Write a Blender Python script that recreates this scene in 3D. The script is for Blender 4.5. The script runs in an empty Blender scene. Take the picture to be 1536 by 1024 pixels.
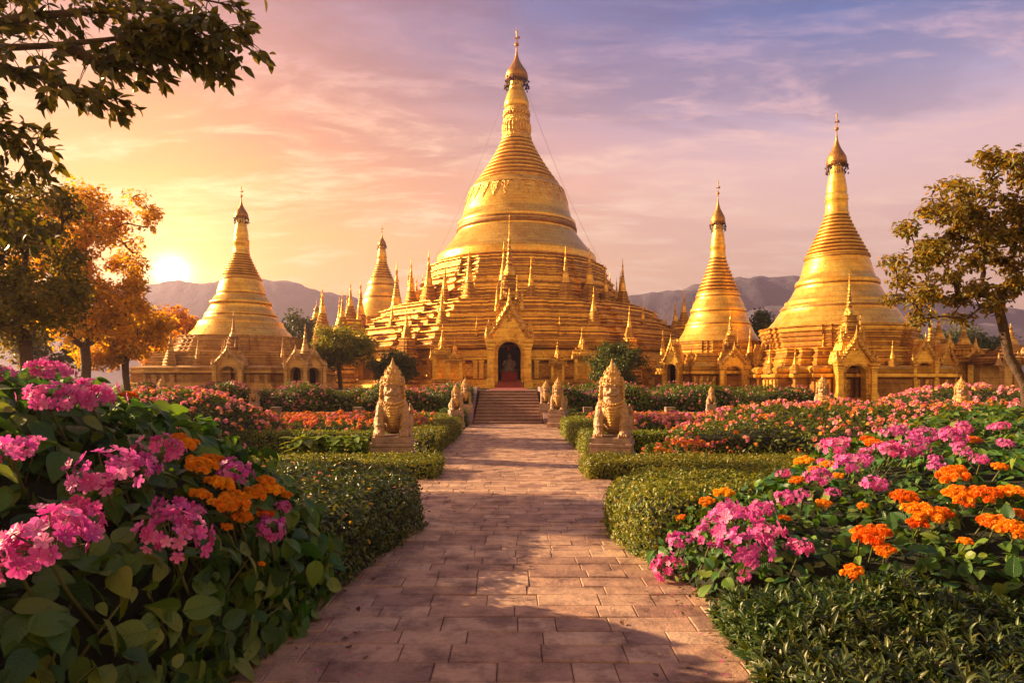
import bpy, math, random
import numpy as np
from mathutils import Vector, Matrix

rng = np.random.default_rng(7)
random.seed(7)
R = math.radians
scene = bpy.context.scene
COL = scene.collection

# ------------------------------------------------------------------ camera
EYE = 1.6
F = 1024.0            # focal length in photo pixels
HORIZON = 575.0
cam_data = bpy.data.cameras.new("camera")
cam = bpy.data.objects.new("camera", cam_data)
COL.objects.link(cam)
cam.location = (0, 0, EYE)
cam.rotation_euler = (R(90), 0, 0)
cam_data.sensor_width = 36
cam_data.lens = 24
cam_data.shift_y = 63 / 1536
cam_data.clip_start = 0.05
cam_data.clip_end = 5000
scene.camera = cam

def at(px, py, d):
    """photo measurement -> real place at distance d"""
    return np.array([(px - 768) / F * d, d, EYE + (HORIZON - py) / F * d])

# ------------------------------------------------------------------ light
SUN_AZ, SUN_EL = R(-73), R(21)
sd = bpy.data.lights.new("sun", 'SUN')
sd.energy = 5.0
sd.angle = R(0.6)
sd.color = (1.0, 0.66, 0.33)
sun = bpy.data.objects.new("sun", sd)
COL.objects.link(sun)
sdir = Vector((math.sin(SUN_AZ) * math.cos(SUN_EL), math.cos(SUN_AZ) * math.cos(SUN_EL), math.sin(SUN_EL)))
sun.rotation_euler = sdir.to_track_quat('Z', 'Y').to_euler()

scene.view_settings.view_transform = 'Standard'
scene.view_settings.look = 'None'
scene.view_settings.exposure = 1.78
scene.view_settings.gamma = 1.0
scene.view_settings.use_curve_mapping = False
scene.cycles.max_bounces = 6
scene.cycles.diffuse_bounces = 3
scene.cycles.glossy_bounces = 3
scene.cycles.transmission_bounces = 3
scene.cycles.volume_bounces = 0
scene.cycles.use_denoising = True

class NT:
    def __init__(s, tree):
        s.t = tree
    def n(s, typ, **kw):
        nd = s.t.nodes.new('ShaderNode' + typ)
        for k, v in kw.items():
            if isinstance(v, tuple) and len(v) == 2 and k == 'data':
                continue
            setattr(nd, k, v)
        return nd
    def l(s, a, b):
        s.t.links.new(a, b)
    def math(s, op, a, b=None, c=None, clamp=False):
        nd = s.n('Math', operation=op)
        nd.use_clamp = clamp
        for i, v in enumerate((a, b, c)):
            if v is None:
                continue
            if isinstance(v, (int, float)):
                nd.inputs[i].default_value = v
            else:
                s.l(v, nd.inputs[i])
        return nd.outputs[0]
    def mix(s, fac, a, b, blend='MIX'):
        nd = s.n('Mix', data_type='RGBA', blend_type=blend)
        for i, v in ((0, fac), (6, a), (7, b)):
            if isinstance(v, (int, float)):
                nd.inputs[i].default_value = v
            elif isinstance(v, tuple):
                nd.inputs[i].default_value = (*v, 1) if len(v) == 3 else v
            else:
                s.l(v, nd.inputs[i])
        return nd.outputs[2]
    def ramp(s, fac, stops, interp='LINEAR'):
        nd = s.n('ValToRGB')
        cr = nd.color_ramp
        cr.interpolation = interp
        while len(cr.elements) < len(stops):
            cr.elements.new(0.5)
        for e, (p, c) in zip(cr.elements, stops):
            e.position = p
            e.color = (*c, 1) if isinstance(c, tuple) else (c, c, c, 1)
        s.l(fac, nd.inputs[0])
        return nd.outputs[0]
    def noise(s, vec, scale, detail=4, rough=0.55, dist=0.0):
        nd = s.n('TexNoise')
        nd.inputs['Scale'].default_value = scale
        nd.inputs['Detail'].default_value = detail
        nd.inputs['Roughness'].default_value = rough
        nd.inputs['Distortion'].default_value = dist
        if vec is not None:
            s.l(vec, nd.inputs['Vector'])
        return nd.outputs[0]
    def mapping(s, vec, scale=(1, 1, 1), loc=(0, 0, 0), rot=(0, 0, 0)):
        nd = s.n('Mapping')
        nd.inputs['Scale'].default_value = scale
        nd.inputs['Location'].default_value = loc
        nd.inputs['Rotation'].default_value = rot
        s.l(vec, nd.inputs['Vector'])
        return nd.outputs[0]

# ------------------------------------------------------------------ sky
world = bpy.data.worlds.new("World")
scene.world = world
world.use_nodes = True
wt = world.node_tree
wt.nodes.clear()
w = NT(wt)
tc = w.n('TexCoord')
sep = w.n('SeparateXYZ')
w.l(tc.outputs['Generated'], sep.inputs[0])
dx, dy, dz = sep.outputs
zc = w.math('MAXIMUM', dz, 0.0)
left = w.ramp(zc, [(0.0, (1.0, .60, .22)), (.10, (1.03, .60, .18)), (.19, (1.03, .55, .13)), (.27, (1.08, .44, .10)),
                   (.35, (.76, .30, .14)), (.42, (.48, .23, .22)), (.50, (.27, .19, .32)), (1, (.20, .16, .24))])
right = w.ramp(zc, [(0.0, (.95, .52, .34)), (.13, (.95, .55, .38)), (.21, (1.02, .64, .52)), (.29, (.94, .62, .63)),
                    (.37, (.50, .46, .70)), (.44, (.13, .26, .60)), (.52, (.02, .16, .50)), (1, (.10, .12, .26))])
side = w.n('MapRange', interpolation_type='SMOOTHSTEP')
side.inputs['From Min'].default_value = -0.55
side.inputs['From Max'].default_value = 0.50
w.l(dx, side.inputs['Value'])
base_sky = w.mix(side.outputs[0], left, right)
# thin sunset cloud, seen in perspective on a high layer
inv = w.math('DIVIDE', 1.0, w.math('ADD', zc, 0.10))
cx = w.math('MULTIPLY', dx, inv)
cy = w.math('MULTIPLY', dy, inv)
comb = w.n('CombineXYZ')
w.l(cx, comb.inputs[0]); w.l(cy, comb.inputs[1])
cm = w.mapping(comb.outputs[0], scale=(0.55, 1.45, 1), rot=(0, 0, R(-12)), loc=(3.1, 1.7, 0))
n1 = w.noise(cm, 2.3, 11, 0.64, 0.55)
n2 = w.noise(w.mapping(comb.outputs[0], scale=(0.45, 1.0, 1), loc=(8, 2.4, 0), rot=(0, 0, R(-10))), 1.0, 7, 0.58, 0.4)
hi = w.ramp(n1, [(.47, 0.0), (.54, .7), (.62, 1.0)])
n3 = w.noise(w.mapping(comb.outputs[0], scale=(0.8, 1.5, 1), rot=(0, 0, R(-8)), loc=(1.2, 5.1, 0)), 7.5, 9, 0.68, 0.4)
puff = w.ramp(n3, [(.44, .30), (.58, 1.0)])
hi = w.math('MULTIPLY', hi, puff)
lo = w.ramp(n2, [(.47, 0.0), (.53, .7), (.64, 1.0)])
band = w.ramp(zc, [(0.03, 0.0), (.12, .8), (.30, 1.0), (.55, .8), (.8, .2)])
band_low = w.ramp(zc, [(0.12, 0.0), (.24, .5), (.32, 1.0), (.55, .9), (.8, .2)])
light_col = w.mix(side.outputs[0],
                  w.ramp(zc, [(0, (1.1, .86, .48)), (.25, (1.15, .84, .44)), (.34, (1.15, .72, .42)), (.42, (.62, .33, .34)), (.5, (.34, .23, .36))]),
                  w.ramp(zc, [(0, (1.05, .66, .46)), (.25, (1.08, .72, .60)), (.36, (.95, .60, .64)), (.43, (.46, .38, .60)), (.5, (.14, .22, .52))]))
dark_col = w.mix(side.outputs[0],
                 w.ramp(zc, [(0, (.9, .42, .16)), (.28, (.78, .36, .17)), (.36, (.52, .23, .17)), (.5, (.36, .17, .20))]),
                 w.ramp(zc, [(0, (.80, .40, .30)), (.28, (.62, .42, .46)), (.38, (.30, .28, .46)), (.44, (.12, .18, .42)), (.5, (.035, .11, .34))]))
s1 = w.mix(w.math('MULTIPLY', w.math('MULTIPLY', lo, band_low), 0.95), base_sky, dark_col)
s2 = w.mix(w.math('MULTIPLY', w.math('MULTIPLY', hi, band), 1.0), s1, light_col)
# the low sun and the glow around it
gdir = at(258, 408, 1.0) - np.array([0, 0, EYE])
gdir = gdir / np.linalg.norm(gdir)
dot = w.n('VectorMath', operation='DOT_PRODUCT')
w.l(tc.outputs['Generated'], dot.inputs[0])
dot.inputs[1].default_value = tuple(gdir)
ang = w.math('ARCCOSINE', w.math('MINIMUM', dot.outputs['Value'], 1.0))
def glow(width, power):
    return w.math('POWER', 2.71828, w.math('MULTIPLY', w.math('POWER', w.math('DIVIDE', ang, width), power), -1.0))
def scaled(fac, col):
    nd = w.n('VectorMath', operation='SCALE')
    nd.inputs[0].default_value = col
    w.l(fac, nd.inputs['Scale'])
    return nd.outputs[0]
def add(a, b):
    nd = w.n('VectorMath', operation='ADD')
    w.l(a, nd.inputs[0]); w.l(b, nd.inputs[1])
    return nd.outputs[0]
s3 = add(s2, scaled(glow(.0095, 1.2), (26.0, 20.0, 9.0)))
s3 = add(s3, scaled(glow(.055, 1.2), (1.9, 1.1, .26)))
s3 = add(s3, scaled(glow(.20, 1.1), (1.0, .36, .0)))
# the eastern sky behind the viewer: unseen, made bright and golden to light the pagoda fronts
back = w.n('MapRange', interpolation_type='SMOOTHSTEP')
back.inputs['From Min'].default_value = 0.15
back.inputs['From Max'].default_value = -0.45
w.l(dy, back.inputs['Value'])
east_fill = w.ramp(zc, [(0, (1.6, .90, .28)), (.3, (1.3, .76, .28)), (.6, (.46, .30, .20)), (1, (.18, .13, .17))])
s4 = w.mix(back.outputs[0], s3, east_fill)
sky = w.n('TexSky', sky_type='NISHITA')
sky.sun_disc = False
sky.sun_elevation = SUN_EL
sky.sun_rotation = SUN_AZ
bg1 = w.n('Background'); bg1.inputs[1].default_value = 0.272
bg2 = w.n('Background'); bg2.inputs[1].default_value = 0.0012
w.l(s4, bg1.inputs[0]); w.l(sky.outputs[0], bg2.inputs[0])
addsh = w.n('AddShader')
w.l(bg1.outputs[0], addsh.inputs[0]); w.l(bg2.outputs[0], addsh.inputs[1])
wo = w.n('OutputWorld')
w.l(addsh.outputs[0], wo.inputs[0])

# ------------------------------------------------------------------ materials
def new_mat(name):
    m = bpy.data.materials.new(name)
    m.use_nodes = True
    m.node_tree.nodes.clear()
    t = NT(m.node_tree)
    out = t.n('OutputMaterial')
    return m, t, out

def principled(t, col=None, rough=0.5, metal=0.0, spec=0.5):
    p = t.n('BsdfPrincipled')
    if isinstance(col, tuple):
        p.inputs['Base Color'].default_value = (*col, 1)
    elif col is not None:
        t.l(col, p.inputs['Base Color'])
    if isinstance(rough, (int, float)):
        p.inputs['Roughness'].default_value = rough
    else:
        t.l(rough, p.inputs['Roughness'])
    p.inputs['Metallic'].default_value = metal
    p.inputs['Specular IOR Level'].default_value = spec
    return p

def bump(t, h, strength, dist=0.02, normal=None):
    b = t.n('Bump')
    b.inputs['Strength'].default_value = strength
    b.inputs['Distance'].default_value = dist
    t.l(h, b.inputs['Height'])
    if normal is not None:
        t.l(normal, b.inputs['Normal'])
    return b.outputs[0]

def gold_mat(name, bright, mid, grime, metal=0.6, rough=0.34, carve=0.0, carve_scale=6.0, band=9.0):
    m, t, out = new_mat(name)
    co = t.n('TexCoord').outputs['Object']
    streak = t.noise(t.mapping(co, scale=(.8, .8, 1.5)), 1.2, 7, .68)
    fine = t.noise(co, 3.2, 8, .7)
    lines = t.noise(t.mapping(co, scale=(.08, .08, band)), 1.0, 3, .6)
    sheets = t.n('TexBrick')
    sheets.inputs['Scale'].default_value = 1.0
    sheets.inputs['Mortar Size'].default_value = 0.012
    sheets.inputs['Brick Width'].default_value = 0.7
    sheets.inputs['Row Height'].default_value = 0.32
    sheets.inputs['Color1'].default_value = (.86, .86, .86, 1)
    sheets.inputs['Color2'].default_value = (1, 1, 1, 1)
    sheets.inputs['Mortar'].default_value = (.45, .45, .45, 1)
    geo = t.n('SeparateXYZ'); t.l(co, geo.inputs[0])
    polar = t.n('CombineXYZ')
    t.l(t.math('MULTIPLY', t.math('ARCTAN2', geo.outputs[0], geo.outputs[1]), 6.0), polar.inputs[0])
    t.l(geo.outputs[2], polar.inputs[1])
    t.l(polar.outputs[0], sheets.inputs['Vector'])
    c1 = t.mix(t.ramp(streak, [(.42, 0.0), (.56, 1.0)]), mid, bright)
    c2 = t.mix(t.ramp(fine, [(.52, 0.0), (.74, .85)]), c1, grime)
    c3 = t.mix(t.ramp(lines, [(.60, 0.0), (.72, .45)]), c2, grime)
    c4 = t.mix(0.8, c3, sheets.outputs['Color'], 'MULTIPLY')
    rg = t.ramp(fine, [(.3, rough - .08), (.75, rough + .28)])
    p = principled(t, c4, rg, metal)
    h = t.math('ADD', fine, t.math('MULTIPLY', lines, .6))
    nrm = bump(t, h, .35, .07)
    if carve:
        vo = t.n('TexVoronoi', feature='F1')
        vo.inputs['Scale'].default_value = carve_scale
        t.l(co, vo.inputs['Vector'])
        nrm = bump(t, t.math('ADD', vo.outputs['Distance'], t.math('MULTIPLY', t.noise(co, carve_scale * 1.7, 4), .8)), carve, .10, nrm)
    t.l(nrm, p.inputs['Normal'])
    t.l(p.outputs[0], out.inputs[0])
    return m

M = {}
M['gold'] = gold_mat('gilded_brick', (1.0, .62, .11), (.82, .44, .06), (.30, .12, .03))
M['gold_smooth'] = gold_mat('gold_leaf', (1.0, .64, .12), (.90, .48, .07), (.52, .24, .04), metal=.6, rough=.28, band=4.0)
M['gold_carved'] = gold_mat('carved_gold', (1.0, .62, .13), (.76, .39, .06), (.26, .10, .03), carve=.9, carve_scale=5.0)
M['gold_dark'] = gold_mat('tarnish_shade_gold', (.44, .21, .045), (.28, .12, .025), (.12, .045, .015), metal=.5, rough=.42)  # brownish staining, with the shade of recesses painted in as well
M['pale_dark'] = gold_mat('stain_shade_ochre', (.46, .25, .08), (.33, .16, .05), (.17, .07, .025), metal=.2, rough=.5)  # ochre counterpart: stain plus recess shade put into the colour
M['pale'] = gold_mat('ochre_plaster', (.80, .52, .20), (.66, .38, .12), (.34, .16, .06), metal=.30, rough=.45)
M['pale_carved'] = gold_mat('carved_ochre', (.80, .52, .22), (.60, .34, .12), (.28, .13, .06), metal=.25, rough=.45, carve=.9, carve_scale=5.0)

def simple_mat(name, col, rough=.6, metal=0.0, vary=.35, scale=6.0, bumpy=.2, dist=.02):
    m, t, out = new_mat(name)
    co = t.n('TexCoord').outputs['Object']
    n = t.noise(co, scale, 6, .65)
    dark = tuple(c * (1 - vary) for c in col)
    light = tuple(min(1, c * (1 + vary * .6)) for c in col)
    p = principled(t, t.ramp(n, [(.3, dark), (.7, light)]), rough, metal)
    t.l(bump(t, n, bumpy, dist), p.inputs['Normal'])
    t.l(p.outputs[0], out.inputs[0])
    return m

M['umbrella'] = simple_mat('umbrella_gold', (.50, .24, .06), .4, .7, .5, 9, .6, .06)
M['bells'] = simple_mat('dark_bells', (.10, .055, .04), .5, .5)
M['interior'] = simple_mat('dark_interior', (.05, .022, .018), .8)
M['red_cloth'] = simple_mat('red_cloth', (.42, .03, .03), .7)
M['dull_robe'] = simple_mat('grey_robe', (.30, .22, .20), .7)
M['wire'] = simple_mat('guy_wire_metal', (.25, .18, .13), .5, .5)
M['bark'] = simple_mat('bark', (.085, .05, .03), .9, 0, .5, 9, .9, .05)
M['stem'] = simple_mat('green_stem', (.10, .11, .03), .6)
M['soil'] = simple_mat('dark_soil', (.055, .032, .02), .95, 0, .5, 12, .8, .05)
M['wall_stone'] = simple_mat('rough_wall_stone', (.28, .19, .14), .85, 0, .5, 5, .8, .05)
M['pedestal'] = simple_mat('pinkish_stone', (.44, .29, .24), .75, 0, .45, 5, .6, .03)

def statue_mat(name, a, b, c):
    m, t, out = new_mat(name)
    co = t.n('TexCoord').outputs['Object']
    n = t.noise(co, 5, 7, .65)
    n2 = t.noise(co, 22, 5, .6)
    col = t.mix(t.ramp(n, [(.42, 0.0), (.62, 1.0)]), a, b)
    col = t.mix(t.ramp(n2, [(.52, 0.0), (.70, .8)]), col, c)
    p = principled(t, col, .62, .12)
    vo = t.n('TexVoronoi', feature='SMOOTH_F1')
    vo.inputs['Scale'].default_value = 19
    t.l(co, vo.inputs['Vector'])
    nn = bump(t, n2, .35, .02)
    t.l(bump(t, vo.outputs['Distance'], .45, .03, nn), p.inputs['Normal'])
    t.l(p.outputs[0], out.inputs[0])
    return m
M['lion'] = statue_mat('weathered_gilt_stone', (.54, .34, .17), (.40, .25, .16), (.16, .085, .05))
M['lion_gold'] = statue_mat('gilt_ornament', (.72, .43, .13), (.55, .30, .09), (.25, .12, .04))

def leaf_mat(name, cols, trans=.35, rough=.45, spec=.4, tmul=(1.5, 1.2, .4), veins=False, petal=False):
    """cols: list of colours picked per leaf"""
    m, t, out = new_mat(name)
    g = t.n('NewGeometry')
    rnd = g.outputs['Random Per Island']
    stops = [(i / (len(cols) - 1), c) for i, c in enumerate(cols)]
    oi = t.n('ObjectInfo')
    hs = t.n('HueSaturation')
    t.l(t.ramp(rnd, stops), hs.inputs['Color'])
    t.l(t.math('ADD', t.math('MULTIPLY', oi.outputs['Random'], .036), .482), hs.inputs['Hue'])
    t.l(t.math('ADD', t.math('MULTIPLY', oi.outputs['Random'], .25), .88), hs.inputs['Value'])
    col = hs.outputs[0]
    if petal:
        uv = t.n('SeparateXYZ'); um = t.n('UVMap'); t.l(um.outputs[0], uv.inputs[0])
        ru = t.math('SUBTRACT', uv.outputs[0], .5)
        rr = t.math('SQRT', t.math('ADD', t.math('MULTIPLY', ru, ru), t.math('MULTIPLY', uv.outputs[1], uv.outputs[1])))
        an = t.math('ARCTAN2', uv.outputs[1], ru)
        stripe = t.math('POWER', t.math('ABSOLUTE', t.math('SINE', t.math('MULTIPLY', an, 17.5))), 3.0)
        col = t.mix(t.ramp(rr, [(.05, .75), (.32, .0)]), col, t.mix(.5, col, (.45, .02, .22)))
        col = t.mix(t.math('MULTIPLY', t.ramp(rr, [(.55, 0.0), (1.0, .5)]), t.math('SUBTRACT', 1.0, t.math('MULTIPLY', stripe, .6))), col, t.mix(.30, col, (.95, .75, .85)))
    co = t.n('TexCoord').outputs['Object']
    col = t.mix(.5, col, t.ramp(t.noise(co, 2.0, 3), [(.3, (.6, .6, .6)), (.7, (1.35, 1.25, 1.0))]), 'MULTIPLY')
    if veins:
        uv = t.n('SeparateXYZ'); um = t.n('UVMap'); t.l(um.outputs[0], uv.inputs[0])
        u = t.math('ABSOLUTE', t.math('SUBTRACT', uv.outputs[0], .5))
        rib = t.math('SUBTRACT', 1.0, t.math('MULTIPLY', u, 55.0), clamp=True)
        ph = t.math('MULTIPLY', t.math('SUBTRACT', uv.outputs[1], t.math('MULTIPLY', u, .75)), 44.0)
        lat = t.math('POWER', t.math('ADD', t.math('MULTIPLY', t.math('SINE', ph), .5), .5), 9.0)
        vn = t.math('MAXIMUM', rib, t.math('MULTIPLY', lat, .55))
        col = t.mix(t.math('MULTIPLY', vn, .55), col, t.mix(.5, col, (.16, .20, .06)))
    p = principled(t, col, rough, 0, spec)
    if veins:
        t.l(bump(t, t.math('MULTIPLY', vn, -1.0), .6, .006), p.inputs['Normal'])
    tr = t.n('BsdfTranslucent')
    t.l(t.mix(1.0, col, tmul, 'MULTIPLY'), tr.inputs[0])
    mx = t.n('MixShader')
    mx.inputs[0].default_value = trans
    t.l(p.outputs[0], mx.inputs[1]); t.l(tr.outputs[0], mx.inputs[2])
    t.l(mx.outputs[0], out.inputs[0])
    return m
M['leaf_big'] = leaf_mat('broad_leaf', [(.02, .085, .02), (.035, .13, .026), (.055, .17, .028), (.085, .21, .03), (.13, .25, .03), (.20, .28, .04)], .34, .42, .45, veins=True)
M['leaf_hedge'] = leaf_mat('hedge_leaf', [(.075, .13, .014), (.13, .19, .018), (.21, .25, .022), (.32, .29, .03)], .32, .45, .45)
M['leaf_dark'] = leaf_mat('dark_hedge_leaf', [(.030, .075, .022), (.05, .11, .026), (.08, .14, .028), (.14, .165, .03)], .25, .36, .5)
M['leaf_shrub'] = leaf_mat('narrow_shrub_leaf', [(.022, .055, .016), (.038, .08, .02), (.065, .11, .022), (.13, .15, .028)], .28, .4, .5)
M['leaf_bright'] = leaf_mat('bright_tree_leaf', [(.09, .15, .014), (.16, .21, .018), (.26, .27, .024)], .5, .45, .4, (2.0, 1.4, .3))
M['leaf_olive'] = leaf_mat('olive_tree_leaf', [(.085, .10, .012), (.18, .17, .016), (.34, .27, .022)], .45, .45, .4, (2.0, 1.3, .3))
M['leaf_lime'] = leaf_mat('lime_leaf', [(.13, .25, .02), (.18, .30, .025), (.24, .33, .03)], .4)
M['leaf_bed'] = leaf_mat('bed_leaf', [(.05, .10, .016), (.095, .145, .02), (.17, .19, .022)], .35)
M['leaf_tree'] = leaf_mat('tree_leaf', [(.07, .10, .012), (.13, .14, .016), (.22, .18, .022)], .5, .45, .4, (2.0, 1.3, .3))
M['leaf_backlit'] = leaf_mat('sunlit_tree_leaf', [(.26, .19, .014), (.46, .28, .018), (.62, .36, .024)], .55, .5, .3, (1.95, 1.4, .32))  # golden backlight of the low sun put into the leaf colour
M['leaf_over'] = leaf_mat('overhang_leaf', [(.045, .06, .012), (.085, .09, .014), (.15, .125, .018)], .35, .4, .4, (1.8, 1.2, .3))
M['leaf_far'] = leaf_mat('distant_leaf', [(.045, .08, .014), (.075, .11, .016), (.12, .14, .02)], .3)
M['pink'] = leaf_mat('pink_petal', [(.52, .04, .30), (.62, .07, .42), (.68, .10, .50), (.72, .16, .55), (.76, .28, .58)], .35, .5, .3, (1.2, .9, 1.1), petal=True)
M['orange'] = leaf_mat('orange_petal', [(.72, .15, .008), (.82, .23, .01), (.86, .31, .015), (.84, .38, .02)], .35, .5, .3, (1.2, 1, .6))
M['yellow'] = leaf_mat('marigold_petal', [(.84, .30, .01), (.87, .42, .015), (.90, .52, .03)], .35, .5, .3, (1.2, 1, .6))
M['rose'] = leaf_mat('rose_petal', [(.50, .16, .34), (.60, .24, .42), (.70, .40, .46), (.56, .10, .22), (.78, .55, .50)], .3, .5, .3, (1.2, .9, .9))
M['mixed'] = leaf_mat('mixed_petal', [(.58, .12, .46), (.68, .22, .56), (.72, .30, .52), (.74, .42, .56), (.84, .46, .06), (.66, .14, .40)], .3, .5, .3, (1.2, 1, .8))
M['sunny'] = leaf_mat('sunny_petal', [(.82, .42, .03), (.86, .52, .05), (.82, .32, .02), (.74, .26, .44), (.74, .18, .12)], .3, .5, .3, (1.2, 1, .6))
M['litter'] = leaf_mat('dry_leaf', [(.10, .045, .015), (.16, .08, .02), (.07, .03, .015), (.20, .12, .03)], .1)
M['eye'] = simple_mat('floret_eye', (.75, .55, .30), .6, 0, .2)

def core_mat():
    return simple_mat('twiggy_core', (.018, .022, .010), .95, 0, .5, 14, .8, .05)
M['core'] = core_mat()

def path_mat():
    m, t, out = new_mat('paving_stone')
    g = t.n('NewGeometry')
    co = t.n('TexCoord').outputs['Object']
    rnd = g.outputs['Random Per Island']
    col = t.ramp(rnd, [(0, (.32, .19, .14)), (.25, (.46, .28, .19)), (.5, (.52, .33, .225)), (.75, (.57, .38, .26)), (.9, (.64, .45, .31)), (1, (.38, .24, .18))])
    st = t.noise(co, 3.5, 8, .7)
    gr = t.noise(t.mapping(co, scale=(1, 1, 1)), 26, 5, .7)
    big = t.noise(co, .7, 3, .5)
    col = t.mix(t.ramp(st, [(.44, 0.0), (.64, .8)]), col, (.13, .068, .058))
    col = t.mix(.6, col, t.ramp(gr, [(.3, (.72, .70, .70)), (.7, (1.2, 1.17, 1.15))]), 'MULTIPLY')
    col = t.mix(.5, col, t.ramp(big, [(.35, (.8, .78, .8)), (.65, (1.15, 1.12, 1.05))]), 'MULTIPLY')
    rg = t.ramp(st, [(.3, .34), (.7, .66)])
    p = principled(t, col, rg, 0, .5)
    h = t.math('ADD', t.math('MULTIPLY', st, 1.0), t.math('MULTIPLY', gr, .35))
    t.l(bump(t, h, 1.0, .022), p.inputs['Normal'])
    t.l(p.outputs[0], out.inputs[0])
    return m
M['path'] = path_mat()
M['joint'] = simple_mat('joint_sand', (.12, .075, .055), .95)
def stair_mat():
    m, t, out = new_mat('stair_stone')
    co = t.n('TexCoord').outputs['Object']
    n = t.noise(co, 4, 7, .65)
    n2 = t.noise(co, 20, 5, .6)
    col = t.ramp(n, [(.3, (.22, .12, .11)), (.7, (.42, .26, .22))])
    p = principled(t, col, .6)
    t.l(bump(t, n2, .4, .02), p.inputs['Normal'])
    t.l(p.outputs[0], out.inputs[0])
    return m
M['stair'] = stair_mat()
M['carpet'] = simple_mat('red_landing', (.30, .05, .045), .8)
def ground_mat():
    m, t, out = new_mat('garden_ground')
    co = t.n('TexCoord').outputs['Object']
    n = t.noise(co, .35, 6, .6)
    n2 = t.noise(co, 9, 5, .7)
    col = t.mix(t.ramp(n, [(.4, 0.0), (.6, 1.0)]), (.05, .055, .018), (.085, .075, .025))
    col = t.mix(t.ramp(n2, [(.45, 0.0), (.65, .8)]), col, (.05, .032, .018))
    p = principled(t, col, .9, 0, .2)
    t.l(bump(t, n2, .8, .05), p.inputs['Normal'])
    t.l(p.outputs[0], out.inputs[0])
    return m
M['ground'] = ground_mat()
def hill_mat():
    m, t, out = new_mat('wooded_hillside_haze_tint')
    co = t.n('TexCoord').outputs['Object']
    n = t.noise(co, .05, 8, .65)
    p = principled(t, t.ramp(n, [(.35, (.075, .075, .11)), (.65, (.14, .12, .155))]), .95, 0, .1)  # bluish violet of distant haze painted into the woodland colour
    t.l(bump(t, n, 1.0, 6), p.inputs['Normal'])
    t.l(p.outputs[0], out.inputs[0])
    return m
M['hill'] = hill_mat()

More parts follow.
